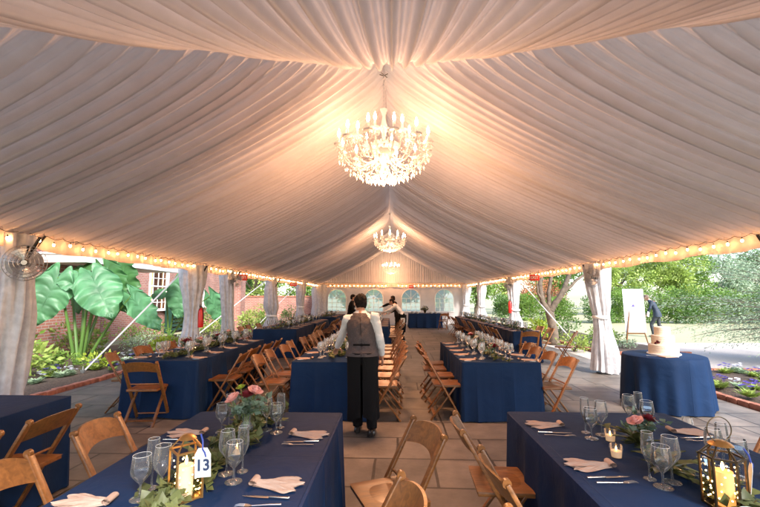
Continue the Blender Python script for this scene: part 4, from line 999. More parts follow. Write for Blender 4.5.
def rose(mb, c, s, axis=(0, 0, 1), mi=0):
    c = Vector(c); z = Vector(axis).normalized(); rot = z.to_track_quat('Z', 'Y').to_matrix()
    for ring, (n, r0, op, h) in enumerate(((3, .18, .05, 1.0), (4, .34, .18, .95), (5, .55, .42, .80), (6, .8, .85, .6))):
        for k in range(n):
            a0 = TAU*(k+.4*ring)/n+rnd(-.1, .1); wd = TAU/n*.8
            def fn(u, v):
                a = a0+(u-.5)*wd*1.5; rr = s*(r0*math.sin(min(v*1.7, PI/2))+op*.35*v*v*(1-.4*abs(u-.5)*2)); zz = s*(h*v-.35-.16*(abs(u-.5)*2)**2*v-op*.25*max(0, v-.75))
                return tuple(c+rot @ Vector((rr*math.cos(a), rr*math.sin(a), zz)))
            mb.grid(6, 6, fn, mi)
def vase_flowers(x, y, label, blooms, vh=.14, sprigs=10, scale=1, rose_s=.034):
    r = thing('flower_vase', (x, y, T+.004), 0, label, 'flowers')
    MB().lathe([(.001, .002), (.036, .002), (.042, .02), (.040, vh*.5), (.022, vh*.75), (.024, vh)], 20).build('glass_bottle', 'glass', r)
    MB().lathe([(.001, .006), (.035, .006), (.039, .02), (.037, vh*.5), (.001, vh*.5)], 16).build('water', 'water', r)
    st = MB(); lf = MB()
    for (dx, dy, dz, kind, s) in blooms:
        st.tube([(0, 0, .02), (dx*.3, dy*.3, vh), (dx, dy, dz)], .003, 5)
        b = MB(); rose(b, (dx, dy, dz+s*.3), s, (dx*2, dy*2, .25)); b.build('bloom', kind, r, True)
    for i in range(sprigs):
        a = TAU*i/sprigs+rnd(-.2, .2); L = rnd(.06, .13); q = Vector((0, 0, vh)); d = Vector((math.cos(a), math.sin(a), rnd(.4, 1.6))).normalized(); pts = [Vector((0, 0, .03)), q]
        for s in range(5): q = q+d*L/4; pts.append(q.copy()); d = (d+Vector((0, 0, -.12))).normalized()
        st.tube(pts, .0016, 4)
        for p in pts[2:]:
            for t in range(2): lf.leaf(p, Vector((rnd(-1, 1), rnd(-1, 1), rnd(-.3, .8))), rdir(), rnd(.035, .055), rnd(.025, .04))
    st.build('stems', 'stem', r); lf.build('sprig_leaves', 'euca2', r, True); return r
vase_flowers(-.90, 2.52, 'blush roses and burgundy blooms in a clear bottle vase on the table marked 13',
    [(-.075, -.04, .235, 'rose', .046), (.055, -.02, .275, 'rose', .046), (-.01, .02, .24, 'rosered', .05), (-.035, -.02, .30, 'lime', .028), (.02, .05, .26, 'rosered', .04)], sprigs=16)
vase_flowers(1.48, 2.52, 'low blush rose with a burgundy bloom on the near right table', [(-.055, -.02, .12, 'rose', .044), (.03, -.01, .13, 'rosered', .044), (.0, .05, .10, 'cream', .03)], vh=.07, sprigs=7)
MFL = {'D': [('rosered', .06, 'red')], 'C': [('cream', .05, 'cream')], 'F': [('rosered', .06, 'burgundy')]}
def centre_row(k, colours, dense=300):
    x0, x1, y0, y1 = tabs[k][:4]; xc = (x0+x1)/2
    g = garland(xc, y0+.15, y1-.15, dense, f'low leafy garland along the middle of {TN[k]}', wid=.14, Ls=(.05, .09))
    for i, (f, kind, cn, s) in enumerate(colours):
        y = y0+(y1-y0)*f
        vase_flowers(xc+rnd(-.04, .04), y, f'{cn} flowers in a small vase, {ORD[i]} from the near end on {TN[k]}'.replace(' in a small vase', ''), [(rnd(-.05, .05), rnd(-.05, .05), rnd(.14, .2), kind, s), (rnd(-.06, .06), rnd(-.06, .06), rnd(.12, .18), 'cream' if i % 2 else 'rosered', s*.7), (rnd(-.06, .06), rnd(-.06, .06), .13, 'rose', s*.6)], vh=.10, sprigs=7)
centre_row('D', [(.16, 'rosered', 'red', .06), (.5, 'cream', 'cream', .045), (.82, 'rose', 'blush', .05)], 420)
centre_row('C', [(.3, 'cream', 'cream', .045), (.7, 'rosered', 'burgundy', .045)], 420)
centre_row('F', [(.22, 'rosered', 'burgundy', .07), (.42, 'rose', 'peach', .05), (.62, 'rosered', 'dark red', .06), (.85, 'rose', 'blush', .05)], 600)
for k in ('C2', 'C3', 'G', 'G2', 'E', 'E2', 'H', 'E3', 'C4'): centre_row(k, [(.3, 'cream', 'cream', .05), (.72, 'rosered', 'burgundy', .05)], 300)
# votives
def votive_proto():
    r = thing('votive_candle'); MB().lathe([(.001, .002), (.026, .002), (.032, .05), (.031, .065)], 18).build('glass_cup', 'glass', r)
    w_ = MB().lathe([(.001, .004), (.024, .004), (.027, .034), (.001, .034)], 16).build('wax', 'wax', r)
    MB().lathe([(.001, .036), (.005, .043), (.003, .052), (.001, .058)], 8).build('flame', 'flame', w_); return Proto(r)
vp = votive_proto()
for (x, y, lb) in ((-.86, 2.28, 'small votive candle glowing among leaves just beyond the lantern marked 13'), (-.99, 1.52, 'votive candle at the foot of the lantern marked 13'), (-.94, 2.82, 'votive candle behind the rose vase'),
                   (1.30, 2.55, 'votive candle left of the low rose'), (1.20, 2.30, 'votive candle among the dark magnolia leaves'), (1.45, 6.1, 'glowing votive on the red flower table, nearest one'), (1.42, 7.1, 'glowing votive on the red flower table, farther one'),
                   (-3.2, 6.5, 'glowing votive on the left table with end chair'), (-.85, 6.3, "glowing votive on the waiter's table")):
    vp.put((x, y, T+.006), 0, lb, 'candle', 'votive candles')
# lanterns
def lantern(x, y, label, w, h, metal, pr, ph, ring, tagno, rz=0, cap='brass'):
    r = thing('lantern', (x, y, T+.004), rz, label, 'lantern'); n = 6 if ring else 4
    fr = MB(); t = .005; P = [(w/2*math.cos(TAU*(k+.5)/n)*(1.2 if n == 4 else 1), w/2*math.sin(TAU*(k+.5)/n)*(1.2 if n == 4 else 1)) for k in range(n)]
    for k in range(n):
        a = P[k]; b = P[(k+1) % n]
        fr.bar((*a, 0), (*a, h), t*1.5, t*1.5)
        for z in (.006, h): fr.bar((*a, z), (*b, z), t*1.5, t*1.5)
        fr.bar((*a, h), (a[0]*.42, a[1]*.42, h+.045), t, t)
        fr.bar((a[0]*.42, a[1]*.42, h+.045), (b[0]*.42, b[1]*.42, h+.045), t, t)
        o_ = MB().add([(*a, .01), (*b, .01), (*b, h-.005), (*a, h-.005)], [(0, 1, 2, 3)]).build('glass_pane', 'pane', r, False)
    fr.build('frame', metal, r)
    MB().lathe([(.001, .0), (w*.46, .0), (w*.46, .006), (.001, .006)], 20).build('base', metal, r)
    MB().lathe([(w*.30, h+.044), (w*.24, h+.052), (.02, h+.06), (.001, h+.062)], 20).build('cap', cap, r)
    if ring: MB().tube([(.05*math.cos(TAU*k/32), 0, h+.105+.05*math.sin(TAU*k/32)) for k in range(33)], .0022, 8).build('ring_handle', metal, r)
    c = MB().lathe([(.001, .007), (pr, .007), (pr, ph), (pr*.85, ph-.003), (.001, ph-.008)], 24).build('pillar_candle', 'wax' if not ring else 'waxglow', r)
    MB().lathe([(.001, ph), (.007, ph+.012), (.005, ph+.026), (.001, ph+.038)], 8).build('flame', 'flame', c)
    wire = MB(); pts = []
    for k in range(40):
        a = k*.55; rr = pr+.015+.008*math.sin(k*1.7); pts.append((rr*math.cos(a), rr*math.sin(a), .02+(h-.05)*((k*.618) % 1)))
    for p in sorted(pts, key=lambda q: q[2]):
        MB().ell(p, (.0035, .0035, .0035), 6, 4).build('fairy_light', 'fairy', r)
    if tagno:
        tg = MB(); tw, th_ = .034, .058
        tg.add([(-tw, 0, -th_), (tw, 0, -th_), (tw, 0, th_*.55), (tw*.55, 0, th_), (-tw*.55, 0, th_), (-tw, 0, th_*.55), (-tw, .0015, -th_), (tw, .0015, -th_), (tw, .0015, th_*.55), (tw*.55, .0015, th_), (-tw*.55, .0015, th_), (-tw, .0015, th_*.55)],
               [(0, 1, 2, 3, 4, 5), (11, 10, 9, 8, 7, 6)]+[(k, k+6, (k+1) % 6+6, (k+1) % 6) for k in range(6)])
        to = tg.build('number_card', 'paper', r, False)
        if tagno is True: to.location = (w*.62, -.02, h*.62); to.rotation_euler = (R(8), R(4), R(60)-rz)
        else:
            to.location = (.035, -w/2*1.0-.03, h*.80); to.rotation_euler = (R(-4), R(-4), R(3)-rz)
            me = NUM_MESH; me.materials.append(M['ink']); tx = bpy.data.objects.new('number', me); C.objects.link(tx); tx.parent = to; tx.location = (0, -.0012, -.012); tx.rotation_euler = (PI/2, 0, 0)
        MB().tube([(0, 0, th_*.9), (-.004, .01, th_+.025), (-.02, .03, th_+.05)], .0035, 6).tube([(.0, -.004, th_*.95), (.012, -.008, th_*.7), (.016, -.006, th_*.4)], .003, 5).build('ribbon', 'bluish', to)
    return r
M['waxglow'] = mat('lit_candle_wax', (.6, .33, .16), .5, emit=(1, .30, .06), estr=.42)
M['gold'] = mat('antique_gold', (.5, .27, .09), .35, .9)
lantern(-.90, 1.80, 'gold framed glass lantern with fairy lights and the hanging card 13', .125, .20, 'gold', .030, .135, False, '13', R(45), 'gold')
lantern(1.37, 1.80, 'black hexagonal glass lantern with ring handle and glowing pillar candle', .15, .20, 'brass', .034, .14, True, True, 0, 'gold')
# loose clear cylinders at the bottom right and left
def cylinder_vase(x, y, label, rr=.045, h=.12):
    r = thing('glass_cylinder', (x, y, T+.004), 0, label, 'vase', 'clear glass cylinders')
    MB().lathe([(.001, .003), (rr, .003), (rr*1.02, h), (rr*.96, h), (rr*.94, .009), (.001, .009)], 26).build('glass_wall', 'glass', r)
    MB().lathe([(rr+.0015*math.cos(a), h+.0015*math.sin(a)) for a in [TAU*k/6 for k in range(7)]], 26).build('rim', 'glassrim', r)
cylinder_vase(1.24, 1.50, 'clear glass cylinder left of its twin below the black lantern'); cylinder_vase(1.38, 1.50, 'clear glass cylinder right of its twin below the black lantern')
kn.put((-3.15, 2.95, T+.006), R(80), 'single silver knife on the dark corner table', 'knife', 'silver knives')
# buffet items
def urn(x, lab):
    r = thing('flower_urn', (x, 22.2, T+.004), 0, lab, 'flowers'); MB().lathe([(.001, 0), (.06, 0), (.05, .04), (.09, .14), (.1, .18)], 14).build('urn_bowl', 'brass', r)
    mb = MB(); 
    for i in range(140): d = rdir(); d.z = abs(d.z); mb.leaf(Vector((0, 0, .16))+d*rnd(.03, .22), d, rdir(), .08, .05)
    mb.build('foliage', 'magn', r, True)
    b = MB()
    for i in range(4): rose(b, (rnd(-.1, .1), rnd(-.1, .1), rnd(.22, .36)), .05)
    b.build('blooms', 'cream', r, True)
urn(1.75, 'dark flower urn on the middle of the buffet table'); 
for i, x in enumerate((1.1, 1.35, 2.1, 2.35)):
    r = thing('serving_bowl', (x, 22.1, T+.004), 0, f'white serving bowl, {ORD[i]} from the left on the buffet table', 'bowl', 'serving bowls on the buffet table')
    MB().lathe([(.001, .0), (.05, .0), (.10, .07), (.11, .1), (.10, .1), (.05, .02), (.001, .02)], 18).build('bowl_wall', 'white', r)

# ---- cake table
CX, CY, CR = 4.09, 6.34, .535
r = thing('round_table', (CX, CY, 0), 0, 'round table under floor length blue cloth holding the wedding cake', 'table')
def wob(a, i):
    t = max(0, (i-2))/14
    return 1+t**.7*(.045*math.sin(a*9+.8*math.sin(a*2))+.05*noise.noise(Vector((math.cos(a)*2.5, math.sin(a)*2.5, 1)))+.03*math.sin(a*16+1))
prof = [(.001, T+.004), (CR-.03, T+.004), (CR, T-.006)]+[(CR+.012+.03*(k/14)**.8, T-.006-(T-.02)*k/14) for k in range(1, 15)]
MB().lathe(prof, 260, wob=wob).build('tablecloth', 'navy', r); MB().lathe([(.001, T-.03), (CR-.02, T-.03), (CR-.02, T-.006), (.001, T-.006)], 40).build('tabletop', 'wood', r)
r = thing('wedding_cake', (4.12, 6.36, T+.006), 0, 'three tier cream wedding cake standing on the round blue table', 'cake')
MB().lathe([(.001, 0), (.22, 0), (.22, .012), (.001, .012)], 40).build('cake_board', 'white', r)
for nm_, rr, z0, z1 in (('bottom_tier', .195, .012, .15), ('middle_tier', .150, .15, .285), ('top_tier', .105, .285, .41)):
    MB().lathe([(.001, z0), (rr, z0), (rr+.003, z0+.006), (rr, z0+.012)]+[(rr+.0015*math.sin(k*2.1), z0+.012+(z1-z0-.024)*k/10) for k in range(11)]+[(rr-.004, z1-.003), (rr-.012, z1), (.001, z1)], 48).build(nm_, 'icing', r)
b = MB()
for p, s in (((-.125, -.085, .19), .026), ((-.145, -.055, .165), .018)): rose(b, p, s, (-1, -1, .3))
b.build('sugar_flower', 'rosered', r, True)
r = thing('serving_knife', (3.86, 6.10, T+.006), R(70), 'cake knife and server lying on the round table front edge', 'knife'); MB().box((0, 0, .006), (.022, .28, .006), bev=.002).build('blade', 'steel', r); MB().box((0, -.2, .008), (.022, .12, .014), bev=.004).build('handle', 'white', r)
r = thing('folded_cloth', (3.95, 6.02, T+.006), R(15), 'folded blush cloth beside the cake', 'napkin'); MB().box((0, 0, .008), (.2, .12, .014), bev=.005).build('cloth_layers', 'napkin', r)
r = thing('floor_jar', (3.62, 5.25, .003), 0, 'small clear jar on the paving before the cake table', 'jar'); MB().lathe([(.001, 0), (.06, 0), (.065, .1), (.05, .14), (.05, .15)], 20).build('glass_wall', 'glass', r)

# ================================================================ EASEL
e = thing('easel', (8.15, 14.0, 0), 0, 'copper toned easel legs standing on the lawn edge', 'easel')
apx = (0, .05, 1.82)
for a in ((-.36, -.12, -.02), (.40, -.10, -.02)): MB().bar(apx, a, .03, .02, up=(0, 1, 0)).build('leg', 'wood', e)
MB().bar(apx, (0, .55, -.02), .03, .02, up=(1, 0, 0)).build('leg', 'wood', e); MB().bar((-.26, -.09, .42), (.28, -.09, .42), .03, .04).build('ledge', 'wood', e)
bd = thing('welcome_board', (8.17, 13.96, .44), R(-10), 'tall white board with a small blue mark, propped on the easel', 'sign')
MB().box((0, 0, .74), (.64, .012, 1.46), Matrix.Rotation(R(-3), 3, 'X'), bev=.004).build('panel', 'paper', bd)
MB().box((-.02, -.012, .90), (.09, .002, .035)).box((-.02, -.012, .94), (.05, .002, .018)).build('emblem', 'violet', bd)

# ================================================================ BUILDINGS (left)
def wall_with_openings(mb, axis, c, a0, a1, z0, z1, ops, th=.25, sgn=1):
    """wall in the plane axis=c spanning a0..a1; ops = (b0,b1,y0,y1) openings; solid thickness th"""
    def put(b0, b1, y0, y1):
        if b1-b0 < 1e-3 or y1-y0 < 1e-3: return
        ctr = (c-sgn*th/2, (b0+b1)/2, (y0+y1)/2) if axis == 'x' else ((b0+b1)/2, c-sgn*th/2, (y0+y1)/2)
        d = (th, b1-b0, y1-y0) if axis == 'x' else (b1-b0, th, y1-y0); mb.box(ctr, d)
    cur = a0
    for (b0, b1, y0, y1) in sorted(ops):
        put(cur, b0, z0, z1); put(b0, b1, z0, y0); put(b0, b1, y1, z1); cur = b1
    put(cur, a1, z0, z1)
house = thing('brick_house', (-14, 16, 0), 0, 'red brick house with white framed windows behind the elephant ears', 'house'); house.location = (0, 0, 0)
mb = MB(); wall_with_openings(mb, 'x', -10.6, 12.0, 24, -.05, 7.2, [(13.2, 14.5, 1.1, 3.1), (17.1, 18.6, 1.05, 3.2), (21, 22.2, 1.1, 3.1)]); 
mb.box((-15.7, 24.1, 3.6), (10.2, .2, 7.3)); mb.build('main_wall', 'brick', house, False)
mb = MB(); wall_with_openings(mb, 'x', -9.0, 7.2, 11.75, -.05, 7.2, []); wall_with_openings(mb, 'y', 7.2, -20, -9.25, -.05, 7.2, [(-13, -11.8, 1.0, 3.0)], sgn=-1); mb.box((-9.9, 11.87, 3.58), (2.05, .24, 7.25)); mb.build('wing_wall', 'brick', house, False)
mb = MB(); mb.add([(-8.7, 6.9, 7.2), (-8.7, 24.5, 7.2), (-14.5, 24.5, 10.4), (-14.5, 6.9, 10.4), (-20.4, 6.9, 7.2), (-20.4, 24.5, 7.2), (-8.7, 6.9, 7.0), (-8.7, 24.5, 7.0), (-20.4, 24.5, 7.0), (-20.4, 6.9, 7.0)], [(0, 1, 2, 3), (3, 2, 5, 4), (6, 7, 1, 0), (1, 7, 8, 5, 2), (0, 3, 4, 9, 6), (4, 5, 8, 9)]); mb.build('roof', 'slate', house, False)
for (b0, b1, y0, y1) in ((13.2, 14.5, 1.1, 3.1), (17.1, 18.6, 1.05, 3.2), (21, 22.2, 1.1, 3.1)):
    wfr = MB(); x = -10.62
    for (p, d) in (((x, b0+.05, (y0+y1)/2), (.12, .10, y1-y0)), ((x, b1-.05, (y0+y1)/2), (.12, .10, y1-y0)), ((x, (b0+b1)/2, y1-.05), (.12, b1-b0-.2, .10)), ((x+.04, (b0+b1)/2, y0+.02), (.24, b1-b0+.2, .10)), ((x-.01, (b0+b1)/2, (y0+y1)/2), (.06, b1-b0-.2, .06))): wfr.box(p, d)
    for k in (1, 2, 3): wfr.box((x-.02, b0+(b1-b0)*k/4, (y0+y1)/2), (.03, .025, y1-y0-.1))
    for k in (1, 2, 4, 5): wfr.box((x-.025, (b0+b1)/2, y0+(y1-y0)*k/6), (.028, b1-b0-.2, .025))
    wo = wfr.build('window', 'white', house)
    MB().add([(x-.05, b0+.05, y0+.05), (x-.05, b1-.05, y0+.05), (x-.05, b1-.05, y1-.05), (x-.05, b0+.05, y1-.05)], [(0, 1, 2, 3)]).build('pane', 'pane', wo, False)
    MB().box((x-1.2, (b0+b1)/2, (y0+y1)/2), (.05, b1-b0+1.6, y1-y0+1)).build('lit_room_wall', 'room', wo)
# porch with white flat roof between wing and main wall
po = MB().box((-8.32, 11.9, 2.60), (1.3, 4.4, .20)).box((-8.32, 11.9, 2.73), (1.4, 4.5, .05)).build('awning', 'white', house)
gs = MB()
for k in range(7): gs.box((-10.35+.03*k, 18.9, .12+.19*k), (.26, 1.15, .13), Matrix.Rotation(R(-14), 3, 'Y'))
gs.box((-10.3, 18.27, .75), (.34, .06, 1.5)).box((-10.3, 19.53, .75), (.34, .06, 1.5)); gs.build('green_louvred_hatch', 'green_shutter', house)
MB().tube([(-10.5, 12.3, 0), (-10.5, 12.3, 7)], .05, 10).build('downpipe', 'white', house)
gp = thing('brick_pier', (-7.55, 19.2, 0), 0, 'pale red brick pier standing behind the narrow grey curtain', 'pier'); MB().box((0, 0, 1.35), (.62, .62, 2.8)).build('pier_shaft', 'brick', gp, False); MB().box((0, 0, 2.79), (.74, .74, .09), bev=.01).build('cap_stone', 'flag', gp)
gw = thing('garden_wall', (-7, 24.8, 0), 0, 'low brick garden wall running behind the left curtains', 'wall'); MB().box((-1.6, 0, .82), (8.2, .3, 1.66)).build('wall_face', 'brick', gw, False); MB().box((-1.6, 0, 1.69), (8.3, .38, .07), bev=.01).build('coping', 'edging', gw)

# ================================================================ PLANTS
def big_leaf(mb, a, tip, nrm, W, seed=0):
    a = Vector(a); tip = Vector(tip); d = (tip-a); L = d.length; d.normalize(); nrm = Vector(nrm); nrm = (nrm-d*nrm.dot(d)).normalized(); x = d.cross(nrm)
    def fn(u, v):
        s = (u-.5)*2; back = -.28*L*math.sin(PI*min(abs(s)*1.0, 1)*.9)*(1-v)**2     # lobes behind the stalk
        wv = W/2*(math.sin(PI*min(1, (v*.93+.07)**.72)))**.8*(1-.0*v)
        if v > .97: wv *= (1-v)/.03
        edge = .045*L*math.sin(v*26+seed+s*2)*abs(s)**2+.02*L*math.sin(v*55+seed)*abs(s)**3
        z = -.16*L*v*v+.10*W*abs(s)*1.0-.10*W*s*s*1.4+edge-.024*L*(1-abs(math.sin(v*PI*7-abs(s)*2.4)))**2*min(1, abs(s)*4)*(1-abs(s))**.3
        return tuple(a+d*(L*v+back)+x*s*wv+nrm*z)
    mb.grid(28, 72, fn)
    mb.tube([a+nrm*.004, a.lerp(tip, .5)-nrm*(.04*L-.004), tip-nrm*.155*L], [.010, .006, .002], 6)
    return a
ee = thing('elephant_ear_plant', (-7.45, 9.4, 0), 0, 'giant elephant ear plant with huge ribbed green leaves in the left bed', 'plant')
base = Vector((-7.45, 9.4, 0))
LV = [ # attach px, tip px, depth, normal toward viewer-ish, width
 ((58, 277), (30, 326), 8.9, (.5, -1, .35), .86), ((98, 284), (42, 268), 9.2, (.1, -.7, .8), .72), ((92, 276), (110, 316), 9.0, (.3, -1, .5), .95),
 ((104, 268), (122, 312), 9.5, (-.2, -1, .4), .75), ((131, 296), (156, 330), 9.3, (-.5, -1, .5), .62), ((70, 272), (96, 262), 9.9, (0, -.6, .9), .6), ((84, 286), (74, 312), 10.0, (0, -1, .4), .6), ((118, 262), (133, 300), 10.1, (-.3, -1, .2), .7)]
st = MB()
for i, (pa, pt, Yd_, nr, W) in enumerate(LV):
    a = at(*pa, Yd_)-base; tp = at(*pt, Yd_-.25)-base
    m_ = MB(); big_leaf(m_, a, tp, nr, W, i); m_.build('leaf', 'elephant2' if i in (3, 5, 7) else 'elephant', ee, True)
    b0 = Vector((rnd(-.12, .12), rnd(-.12, .12), .0)); md = b0.lerp(a, .55)+Vector((0, 0, .18))*(.5 if a.z < 1.4 else 1)
    pts = []
    for k in range(9):
        t = k/8; pts.append(b0*(1-t)**2+md*2*t*(1-t)+a*t*t)
    MB().tube(pts, [.042-.0032*k for k in range(9)], 8).build('stalk', 'petiole', ee)
ee2 = thing('elephant_ear_plant', (-8.7, 15.5, 0), 0, 'second elephant ear plant, partly hidden behind the diagonal strap', 'plant'); base = Vector((-8.7, 15.5, 0))
for i, (pa, pt, Yd_, nr, W) in enumerate([((181, 283), (176, 318), 15, (.2, -1, .3), 1.0), ((210, 296), (222, 326), 15.5, (-.4, -1, .3), .8), ((165, 292), (150, 296), 15.2, (0, -.8, .6), .6)]):
    a = at(*pa, Yd_)-base; tp = at(*pt, Yd_-.3)-base; m_ = MB(); big_leaf(m_, a, tp, nr, W, i+20); m_.build('leaf', 'elephant', ee2, True)
    MB().tube([(0, 0, 0), a*.5+Vector((0, 0, .3)), a], [.04, .03, .015], 8).build('stalk', 'petiole', ee2)
def shrub(x, y, rx, ry, h, n, leaf, m, label, group=None, z0=0, up=.3, name='shrub', stems=True, cat='shrub', lumps=9, low=False):
    r = thing(name, (x, y, z0), rnd(0, 6), label, cat, group); mb = MB()
    cl = [(Vector((rnd(-.6, .6)*rx, rnd(-.6, .6)*ry, h*rnd(.12 if low else .3, .78))), rnd(.32, .55)) for _ in range(lumps)]+[(Vector((0, 0, h*.45)), .6)]
    for i in range(n):
        c_, s_ = random.choice(cl); d = rdir(); rr = s_*rnd(.55, 1.08)
        p = c_+Vector((d.x*rx*rr, d.y*ry*rr, d.z*h*.55*rr))
        if p.z < .02: p.z = rnd(.02, .3)*h
        mb.leaf(p, (d+Vector((rnd(-.6, .6), rnd(-.6, .6), up))), d+rdir()*.7, leaf*rnd(.7, 1.3), leaf*rnd(.4, .65), fold=.12)
    mb.build('foliage', m, r, True)
    if stems:
        sm_ = MB()
        for k in range(7): a = TAU*k/7; sm_.tube([(0, 0, -.02), (.2*rx*math.cos(a), .2*ry*math.sin(a), h*.3), (.45*rx*math.cos(a+.3), .45*ry*math.sin(a+.3), h*.65)], [.03*h, .02*h, .008*h], 6)
        sm_.build('stems', 'bark', r)
    return r
# left bed planting
for (x, y, rx, h, n, lf, m_, lb) in (
    (-7.3, 7.6, .6, .75, 420, .13, 'leafC', 'pale broad leaved shrub in the left bed before the elephant ears'), (-8.3, 8.3, .8, 1.15, 600, .14, 'leafA', 'mid green broad leaved shrub at the left end of the bed'),
    (-6.6, 8.9, .35, .4, 220, .10, 'lime', 'low lime green plant at the foot of the elephant ears'), (-6.9, 10.9, .55, .7, 700, .05, 'leafD', 'grey green fine leaved shrub right of the elephant ears'),
    (-7.9, 12.5, .8, .9, 800, .07, 'leafA', 'green shrub against the house under the porch'), (-6.8, 13.2, .5, .6, 500, .06, 'leafD', 'grey green shrub midway along the left bed'),
    (-8.3, 16.6, .8, 1.3, 700, .09, 'leafA', 'tall green shrub beside the second elephant ear'), (-6.9, 15.4, .6, .9, 600, .09, 'leafC', 'pale green shrub behind the second curtain'), (-6.4, 17.6, .5, 1.1, 500, .12, 'leafC', 'bright green leafy plant by the low tied curtain'),
    (-8.2, 10.3, .7, .9, 600, .12, 'leafC', 'leafy green plant against the house wall under the big leaves'), (-7.2, 8.7, .5, .5, 420, .08, 'leafA', 'low green plant in front of the big leaf stalks'),
    (-6.2, 19.6, .6, 1.0, 500, .1, 'leafA', 'green shrub beneath the fourth curtain'), (-7.2, 21.8, .8, 1.3, 600, .1, 'leafC', 'light green shrub before the garden wall'), (-5.9, 22.9, .7, 1.1, 500, .1, 'leafB', 'dark green shrub at the far left corner')):
    shrub(x, y, rx, rx, h, n, lf, m_, lb)
pt = thing('potted_plant', (-5.3, 9.35, 0), 0, 'lime green plant spilling from a terracotta pot behind the left table', 'potted plant'); MB().lathe([(.001, 0), (.14, 0), (.19, .40), (.21, .40), (.21, .46), (.18, .46), (.17, .42), (.001, .42)], 24).build('pot', 'terracotta', pt)
mb = MB()
for i in range(520): d = rdir(); d.z = abs(d.z)*.7; mb.leaf(Vector((0, 0, .48))+Vector((d.x*.34, d.y*.34, d.z*.32))*rnd(.4, 1), d, rdir(), .07, .045)
mb.build('foliage', 'lime', pt, True)
# bedding plants with violet and white flowers
def pansy_proto(m_, mf):
    r = thing('bedding_plant'); mb = MB(); fl = MB()
    for i in range(70): a = rnd(0, TAU); d = Vector((math.cos(a), math.sin(a), rnd(.1, .9))); mb.leaf((rnd(-.03, .03), rnd(-.03, .03), .01), d, (0, 0, 1), rnd(.07, .13), rnd(.03, .05))
    mb.build('foliage', m_, r, True)
    for i in range(7):
        a = rnd(0, TAU); q = Vector((.08*math.cos(a), .08*math.sin(a), rnd(.09, .14)))
        for k in range(5): b = TAU*k/5; fl.leaf(q, (math.cos(b), math.sin(b)-.3, .35), (0, -.3, 1), .028, .026)
    fl.build('flowers', mf, r, True); return Proto(r)
for pi_, (m_, mf, nm_) in enumerate((('leafC', 'violet', 'violet'), ('leafD', 'whitepetal', 'pale'))):
    pp_ = pansy_proto(m_, mf)
    for i in range(34):
        x = rnd(-7.0, -5.95) if i < 16 else rnd(5.5, 7.6); y = rnd(6.4, 12.8) if i < 16 else rnd(5.6, 9.0)
        sd_ = 'left' if i < 16 else 'right'
        pp_.put((x, y, .06), rnd(0, 6), f'low bedding plant with {nm_} flowers in the {sd_} soil bed', 'flower', f'{nm_} bedding plants in the {sd_} bed', scale=rnd(1.0, 1.6))
# right side: shrubs near the tree, hedge, trees behind
for (x, y, rx, h, n, lf, m_, lb) in (
    (5.5, 12.6, .5, .55, 420, .09, 'leafC', 'low pale green shrub left of the forked tree'), (6.7, 13.2, .7, .55, 600, .08, 'leafA', 'low green shrub at the foot of the forked tree'), (7.6, 14.6, .8, .6, 700, .08, 'leafC', 'spreading lime shrub behind the brick edging'),
    (6.5, 15.9, .8, .9, 600, .09, 'leafB', 'dark green shrub behind the forked tree'), (7.2, 12.9, .4, .35, 300, .06, 'leafD', 'grey green low plant beside the tied curtain'), (5.6, 15.6, .5, .8, 300, .16, 'lime', 'sword leaved lime plant by the tree trunk')):
    shrub(x, y, rx, rx, h, n, lf, m_, lb, 'planting under the forked tree')
k = 0
for i in range(15):
    x = 8.2+i*1.75; y = 27+rnd(-.4, .4)+(2.5 if i < 3 else 0); k += 1
    shrub(x, y, 1.45, 1.1, (2.3 if i > 3 else 1.8)+rnd(-.15, .3), 3600, .13, 'leafA' if i % 3 else 'leafB', f'clipped green hedge bush, {ORD[i] if i < 12 else ("thirteenth", "fourteenth", "fifteenth")[i-12]} from the left of the row', 'row of hedge bushes behind the path', name='hedge_bush', cat='hedge', lumps=16, stems=False, low=True)
shrub(9.6, 31, 1.6, 1.4, 3.0, 1500, .16, 'leafO', 'reddish autumn bush showing beyond the forked tree'); shrub(12.6, 33, 1.8, 1.4, 3.3, 1500, .16, 'leafO', 'orange tinged bush above the hedge, right of the tied curtain')
def tree(x, y, h, cr, m_, n, leaf, label, trunk_h=None, group=None, z0=-.03, oval=1.0, tr=None):
    r = thing('tree', (x, y, z0), 0, label, 'tree', group); th_ = trunk_h or h*.35; tr = tr or h*.022
    tm = MB(); tm.tube([(0, 0, 0), (rnd(-.1, .1), rnd(-.1, .1), th_*.5), (rnd(-.2, .2), rnd(-.2, .2), th_), (rnd(-.4, .4), rnd(-.4, .4), h*.75)], [tr*1.5, tr, tr*.85, tr*.3], 9)
    cl = []
    for k in range(16):
        a = rnd(0, TAU); rr = cr*rnd(.15, .78); z = rnd(th_*.9, h*.92); f = math.sqrt(max(.1, 1-((z-(th_+h)/2)/((h-th_)/2+.01))**2))
        c_ = Vector((math.cos(a)*rr*f, math.sin(a)*rr*f, z)); cl.append((c_, cr*rnd(.24, .42)))
        tm.tube([(0, 0, max(th_*.7, z*.55)), c_*.5+Vector((0, 0, z*.38)), c_], [tr*.5, tr*.3, tr*.1], 6)
    tm.build('trunk', 'bark', r)
    mb = MB()
    for i in range(n):
        c_, s_ = cl[i % len(cl)]; d = rdir(); p = c_+Vector((d.x, d.y, d.z*.7*oval))*s_*rnd(.35, 1.1)
        mb.leaf(p, d+Vector((0, 0, -.3))+rdir()*.6, d+rdir()*.8, leaf*rnd(.6, 1.3), leaf*rnd(.4, .7))
    mb.build('crown', m_, r, True); return r
